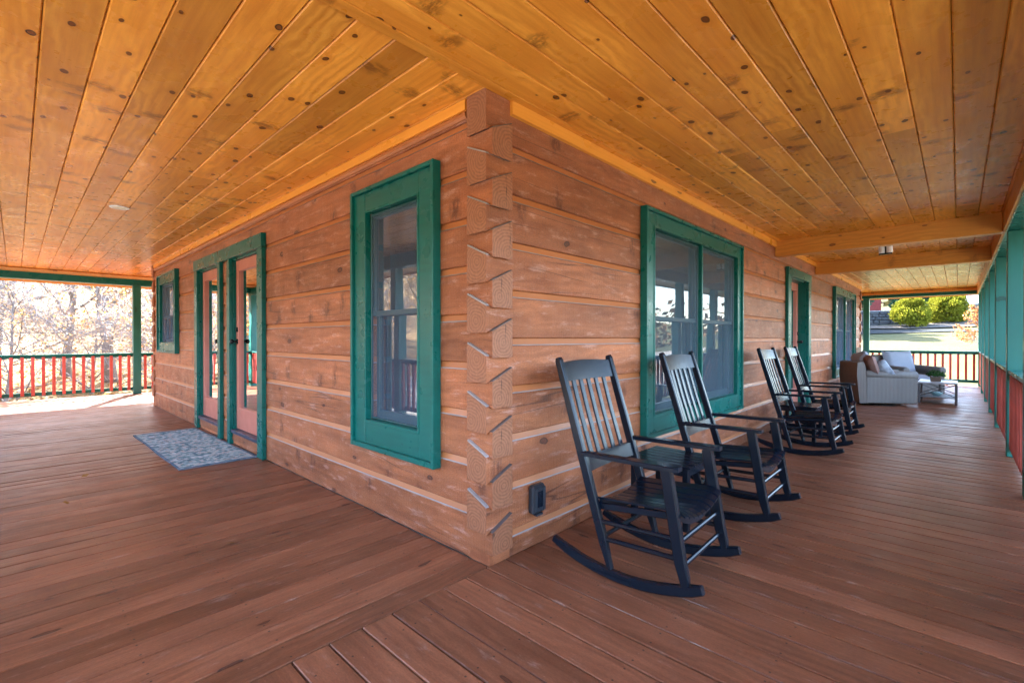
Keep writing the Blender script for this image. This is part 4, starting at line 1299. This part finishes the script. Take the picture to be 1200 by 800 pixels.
PROT = {
    'a': tree_meshes(1, 9.5, .17, .12, 20, 9, 8, .60, 2.2, M['leaf_yellow'], .06, .09),
    'b': tree_meshes(2, 11., .20, .16, 20, 9, 8, .55, 1.2, M['leaf_pale'], .05, .08),
    'c': tree_meshes(3, 8.0, .13, .08, 18, 9, 8, .62, 2.8, M['leaf_yellow'], .10, .085),
    'd': tree_meshes(4, 12., .24, .2, 20, 9, 7, .5, .35, M['leaf_pale'], .04, .08),
    's': tree_meshes(7, 4.6, .05, .02, 30, 9, 8, .85, 1.0, M['leaf_pale'], .15, .07),
    'y': tree_meshes(8, 4.0, .05, .02, 26, 9, 8, .95, 3.6, M['leaf_yellow'], .15, .085),
    'o': tree_meshes(6, 4.4, .09, .14, 20, 10, 9, .62, 5.5, M['leaf_orange'], .05, .10),
}
def tree(kind, x, y, s, label, grp, rz=0.0, name='autumn_tree'):
    wm, lm = PROT[kind]
    root = thing(name, label, 'tree', (x, y, gz(x, y)), rz, grp)
    root.scale = (s, s, s)
    link('trunk', wm, root)
    if lm: link('crown', lm, root)
    return root
rt = random.Random(21)
# the woods beyond the left end
near = [(.45, 19.2, 'd', .8, 'grey trunked tree behind the left railing, just left of the green post'),
        (-.6, 20.6, 'd', .62, 'thinner grey trunk standing left of the thicker one behind the left railing')]
for x, y, k, s, lab in near: tree(k, x, y, s, lab, 'trees close beyond the left railing', rt.uniform(0, 6.28))
thick = [(-2.0, 16.6, 's', 1.0, 'spreading bare thicket beyond the middle of the left railing'), (-4.2, 15.4, 'y', 1.0, 'golden leaved thicket beyond the left railing, lowest at the photo edge'),
         (-6.4, 17.6, 'y', 1.15, 'tall golden thicket at the left edge of the photo'), (1.6, 16.2, 's', .85, 'bare thicket right of the green post at the left end'),
         (-.2, 17.4, 's', 1.1, 'pale twiggy thicket in front of the grey trunks at the left end'), (-3.4, 19.2, 's', 1.3, 'tall pale thicket behind the golden one at the left'),
         (-8.6, 20.5, 's', 1.3, 'pale thicket far left behind the golden ones'), (2.8, 19.5, 'y', 1.1, 'golden thicket half hidden by the log wall at the left end')]
for x, y, k, s, lab in thick: tree(k, x, y, s, lab, 'thickets beyond the left railing', rt.uniform(0, 6.28), 'thicket')
wl = 'bare branched autumn tree in the woods behind the left railing'
spots = []
while len(spots) < 26:
    x, y = rt.uniform(-17, 8), rt.uniform(20, 40)
    if all((x - a) ** 2 + (y - b_) ** 2 > 4.5 for a, b_ in spots): spots.append((x, y))
for x, y in spots:
    tree(rt.choice('aabbcsy'), x, y, rt.uniform(.8, 1.25), wl, 'woods behind the left railing', rt.uniform(0, 6.28))
wl2 = 'bare autumn tree standing beyond the open sides of the porch'
for i in range(15):
    x, y = rt.uniform(-44, -24), rt.uniform(-18, 14)
    tree(rt.choice('bbdda'), x, y, rt.uniform(.75, 1.1), wl2, 'trees mirrored in the windows', rt.uniform(0, 6.28))
for i in range(14):
    x, y = -14 + i * 4.6 + rt.uniform(-1, 1), rt.uniform(-52, -38)
    tree(rt.choice('bbdda'), x, y, rt.uniform(.7, 1.0), wl2, 'trees mirrored in the windows', rt.uniform(0, 6.28))
# north-east trees throw their shade over the drive
# far treeline, one mass
def treeline():
    b = MB(); rf = random.Random(9)
    for i in range(30000):
        a = rf.uniform(0, 6.283); d = rf.uniform(85, 150)
        x, y = d * math.cos(a), d * math.sin(a); z = gz(x, y) + rf.random() ** 1.2 * rf.uniform(6, 11)
        p = Vector((x, y, z)); n = Vector((rf.gauss(0, 1), rf.gauss(0, 1), rf.gauss(0, 1))).normalized(); q = n.orthogonal().normalized(); s = rf.uniform(.35, .95)
        c = n.cross(q)
        b.face([p - q * s, p - c * s * .6, p + q * s, p + c * s * .6])
    t = leaf_mat('far_foliage', [(0, (.10, .065, .04)), (.5, (.15, .10, .06)), (.8, (.16, .08, .04)), (1, (.07, .075, .03))], .1)
    tag(b.obj('far_woods', t), 'distant brown autumn woods on the hills around', 'woods', kind='stuff')
treeline()

def shrub(name, x, y, H, rad, mat, seed, label, grp, n=9000, leaf=.13, cone=.5, lobes=7):
    rs = random.Random(seed); z0 = gz(x, y)
    root = thing(name, label, 'shrub' if H < 3.5 else 'tree', (x, y, z0), 0, grp)
    b = MB()
    for i in range(9):
        a = rs.uniform(0, 6.28); b.tube([(0, 0, -.1), (math.cos(a) * rad * .25, math.sin(a) * rad * .25, H * .4), (math.cos(a) * rad * .5, math.sin(a) * rad * .5, H * .75)], [.06, .04, .012], 5, False)
    b.obj('stems', M['bark'], root)
    L = []
    for i in range(lobes * 3):
        t = rs.random() ** .9; a = rs.uniform(0, 6.28); rr_ = rad * (1 - cone * t) * rs.uniform(.35, .8)
        L.append((Vector((math.cos(a) * rr_, math.sin(a) * rr_, H * (.16 + .68 * t))), rad * rs.uniform(.26, .44) * (1 - .35 * t)))
    L.append((Vector((0, 0, H * .86)), rad * .26))
    b = MB()
    for i in range(n):
        c, r = rs.choice(L)
        d = Vector((rs.gauss(0, 1), rs.gauss(0, 1), rs.gauss(0, 1))).normalized()
        p = c + d * r * rs.uniform(.6, 1.08)
        if p.z < .03: continue
        g = (d + Vector((rs.gauss(0, .5), rs.gauss(0, .5), rs.gauss(.5, .5)))).normalized(); q = g.orthogonal().normalized(); q = q * math.cos(i) + g.cross(q) * math.sin(i)
        s = leaf * rs.uniform(.6, 1.3)
        b.face([p, p + (g * .5 + q * .3) * s, p + g * s, p + (g * .5 - q * .3) * s])
    b.obj('foliage', mat, root)
    return root
shrub('lime_shrub', 45.6, .75, 2.25, 1.75, M['needle_lime'], 31, 'big lime green cone shaped shrub on the slope, left of the pair', 'lime green shrubs on the slope', 16000, .15, .62)
shrub('lime_shrub', 48.0, -1.15, 2.0, 1.75, M['needle_lime'], 32, 'rounder lime green shrub on the slope, right of the pair', 'lime green shrubs on the slope', 15000, .15, .5)
shrub('evergreen_tree', 51.8, .75, 6.0, 2.3, M['needle_dark'], 33, 'dark blue green evergreen rising behind the left lime shrub', 'dark evergreens behind the lime shrubs', 14000, .22, .6)
shrub('evergreen_tree', 53.6, -.4, 5.4, 2.2, M['needle_dark'], 34, 'dark evergreen filling the gap behind both lime shrubs', 'dark evergreens behind the lime shrubs', 14000, .22, .6)
for i, (x, y, h_, r_) in enumerate(((45.0, 7.6, 6.5, 2.4), (46.6, 9.6, 8.0, 2.6), (43.8, 10.2, 7.0, 2.4), (41.4, 5.6, 6.0, 2.0), (39.4, 6.8, 7.0, 2.2), (49.5, 8.2, 7.5, 2.5), (51.2, 5.6, 6.0, 2.0))):
    shrub('evergreen_tree', x, y, h_, r_, M['needle_dark'], 50 + i, 'dark evergreen beyond the end of the log house, shading the stone wall', 'evergreens hidden by the log house', 6000, .3, .55)
tree('o', 30.6, -2.55, .52, 'orange leaved young tree on the lawn beside the far right corner post', 'orange trees on the lawn', .4, 'orange_tree')
tree('o', 58.0, -5.2, 1.1, 'pale orange tree in front of the distant grey roofed house', 'orange trees on the lawn', 2.2, 'orange_tree')
tree('c', 60.0, 1.6, .9, 'pinkish autumn tree on the hill right of the red barn', 'trees on the hill', 1.0)
tree('b', 63.0, -1.5, .9, 'pale bare tree on the hill above the lime shrubs', 'trees on the hill', 1.0)
for i in range(7):
    tree(rt.choice('abbc'), rt.uniform(84, 105), rt.uniform(-10, 12), rt.uniform(.8, 1.2), 'pale autumn tree on the far hilltop above the lawn', 'trees on the far hilltop', i)

# retaining wall: stacked stones
def stone_mat():
    t = NT('field_stone'); tc = t.n("TexCoord").outputs['Object']; rnd = t.n("ObjectInfo").outputs['Random']
    c = t.mix(rnd, (.05, .052, .06), (.10, .10, .105)); c = t.mix(t.noise(tc, 5, 5), c, (.07, .07, .072))
    t.set(Base_Color=c, Roughness=.9); t.bump(t.noise(tc, 9, 5), .6, .03); return t.mat
M['stone'] = stone_mat()
rw = thing('retaining_wall', 'grey dry stone retaining wall on the slope left of the shrubs', 'wall', (45.6, 6.2, 0))
d = Vector((47.9 - 45.6, 1.55 - 6.2)); L = d.length; ang = math.atan2(d.y, d.x); rw.rotation_euler = (0, 0, ang)
zb = gz(46, 4) - .2
rs = random.Random(4)
b = MB(); b.box(0, L, .1, .5, zb, zb + 1.55); b.obj('backing', M['concrete'], rw)
z = zb
smesh = []
for k in range(6):
    q = MB(); q.box(-.5, .5, -.14, .14, -.5, .5, .07); smesh.append(q.mesh('stone', M['stone']))
while z < zb + 1.5:
    hh = rs.uniform(.20, .30); x = -rs.random() * .3
    while x < L:
        wd = rs.uniform(.35, .8); o = link('stone', rs.choice(smesh), rw, (x + wd / 2, rs.uniform(-.03, .03), z + hh / 2)); o.scale = (wd * .96, 1, hh * .94)
        x += wd
    z += hh

def building(name, label, x, y, rz, W_, D_, H_, RH, mw, mr, dzz=0):
    root = thing(name, label, 'building', (x, y, gz(x, y) - .2 + dzz), rz)
    b = MB(); b.box(-W_ / 2, W_ / 2, -D_ / 2, D_ / 2, 0, H_)
    b.face([(-W_ / 2, -D_ / 2, H_), (-W_ / 2, D_ / 2, H_), (-W_ / 2, 0, H_ + RH)][::-1]); b.face([(W_ / 2, -D_ / 2, H_), (W_ / 2, D_ / 2, H_), (W_ / 2, 0, H_ + RH)])
    b.obj('walls', mw, root)
    b = MB()
    for s in (-1, 1):
        e = 1.12
        P = [(-W_ / 2 - .4, s * D_ / 2 * e, H_ - RH * .12), (W_ / 2 + .4, s * D_ / 2 * e, H_ - RH * .12), (W_ / 2 + .4, 0, H_ + RH + .03), (-W_ / 2 - .4, 0, H_ + RH + .03)]
        Q = [(p[0], p[1], p[2] + .15) for p in P]
        b.hexa(P + Q)
    b.obj('roof', mr, root)
    for k in range(3):
        xx = -W_ / 2 + W_ * (k + .5) / 3
        for s in (-1, 1):
            b = MB(); b.box(xx - .5, xx + .5, *sorted((s * (D_ / 2 + .03), s * (D_ / 2 - .05))), H_ * .35, H_ * .8); f_ = b.obj('window', M['white'], root)
            b = MB(); b.box(xx - .42, xx + .42, *sorted((s * (D_ / 2 + .04), s * (D_ / 2))), H_ * .38, H_ * .77); b.obj('pane', M['outlet'], f_)
    b = MB(); b.box(-W_ / 2 - .04, -W_ / 2 + .05, -.6, .6, .2, 2.3); b.obj('door', M['white'], root)
    return root
M['barn'] = plain('barn_red', (.22, .035, .03), .8, .15)
M['siding'] = plain('pale_siding', (.42, .40, .40), .8)
M['bluroof'] = plain('slate_roof', (.14, .16, .21), .8, .1)
building('red_barn', 'red barn at the top of the slope behind the stone wall', 59.6, 6.7, R(10), 6, 5, 3.2, 2.0, M['barn'], M['bluroof'])
building('distant_house', 'pale house with slate blue roof on the hill at the right', 73.5, -2.3, R(80), 9, 7, 2.6, 2.6, M['siding'], M['bluroof'], -1.9)

# fallen leaves on the ground past the left railing
b = MB(); rl = random.Random(8)
for i in range(9000):
    x, y = rl.uniform(-16, 8), 12.4 + rl.random() ** 1.3 * 22
    p = Vector((x, y, gz(x, y) + rl.uniform(.01, .05))); a = rl.uniform(0, 6.28); s = rl.uniform(.05, .11)
    u = Vector((math.cos(a), math.sin(a), rl.gauss(0, .3))) * s; v = Vector((-math.sin(a), math.cos(a), rl.gauss(0, .3))) * s * .6
    b.face([p - u, p - v, p + u, p + v])
tag(b.obj('fallen_leaves', M['litter']), 'brown and yellow leaves scattered under the trees at the left', 'leaves', kind='stuff')
# a few leaves blown onto the deck
for i, (x, y) in enumerate(((-1.35, 3.9), (-1.52, 3.05), (-.88, 1.35))):
    b = MB(); u = Vector((.028, .012, .006)); v = Vector((-.010, .020, .009))
    b.v += [tuple(-u), tuple(-v * .9), tuple(u * 1.1), tuple(v), (0, 0, .004)]
    for k in range(4): b.f.append((k, (k + 1) % 4, 4)); b.m.append(0)
    tag(b.obj('fallen_leaf', M['litter'], None, (x, y, .008), i * 1.3), ['small dry leaf on the deck nearest the mat', 'small dry leaf on the deck left of the tall window', 'small dry leaf on the deck near the house corner'][i], 'leaf', 'dry leaves on the deck')
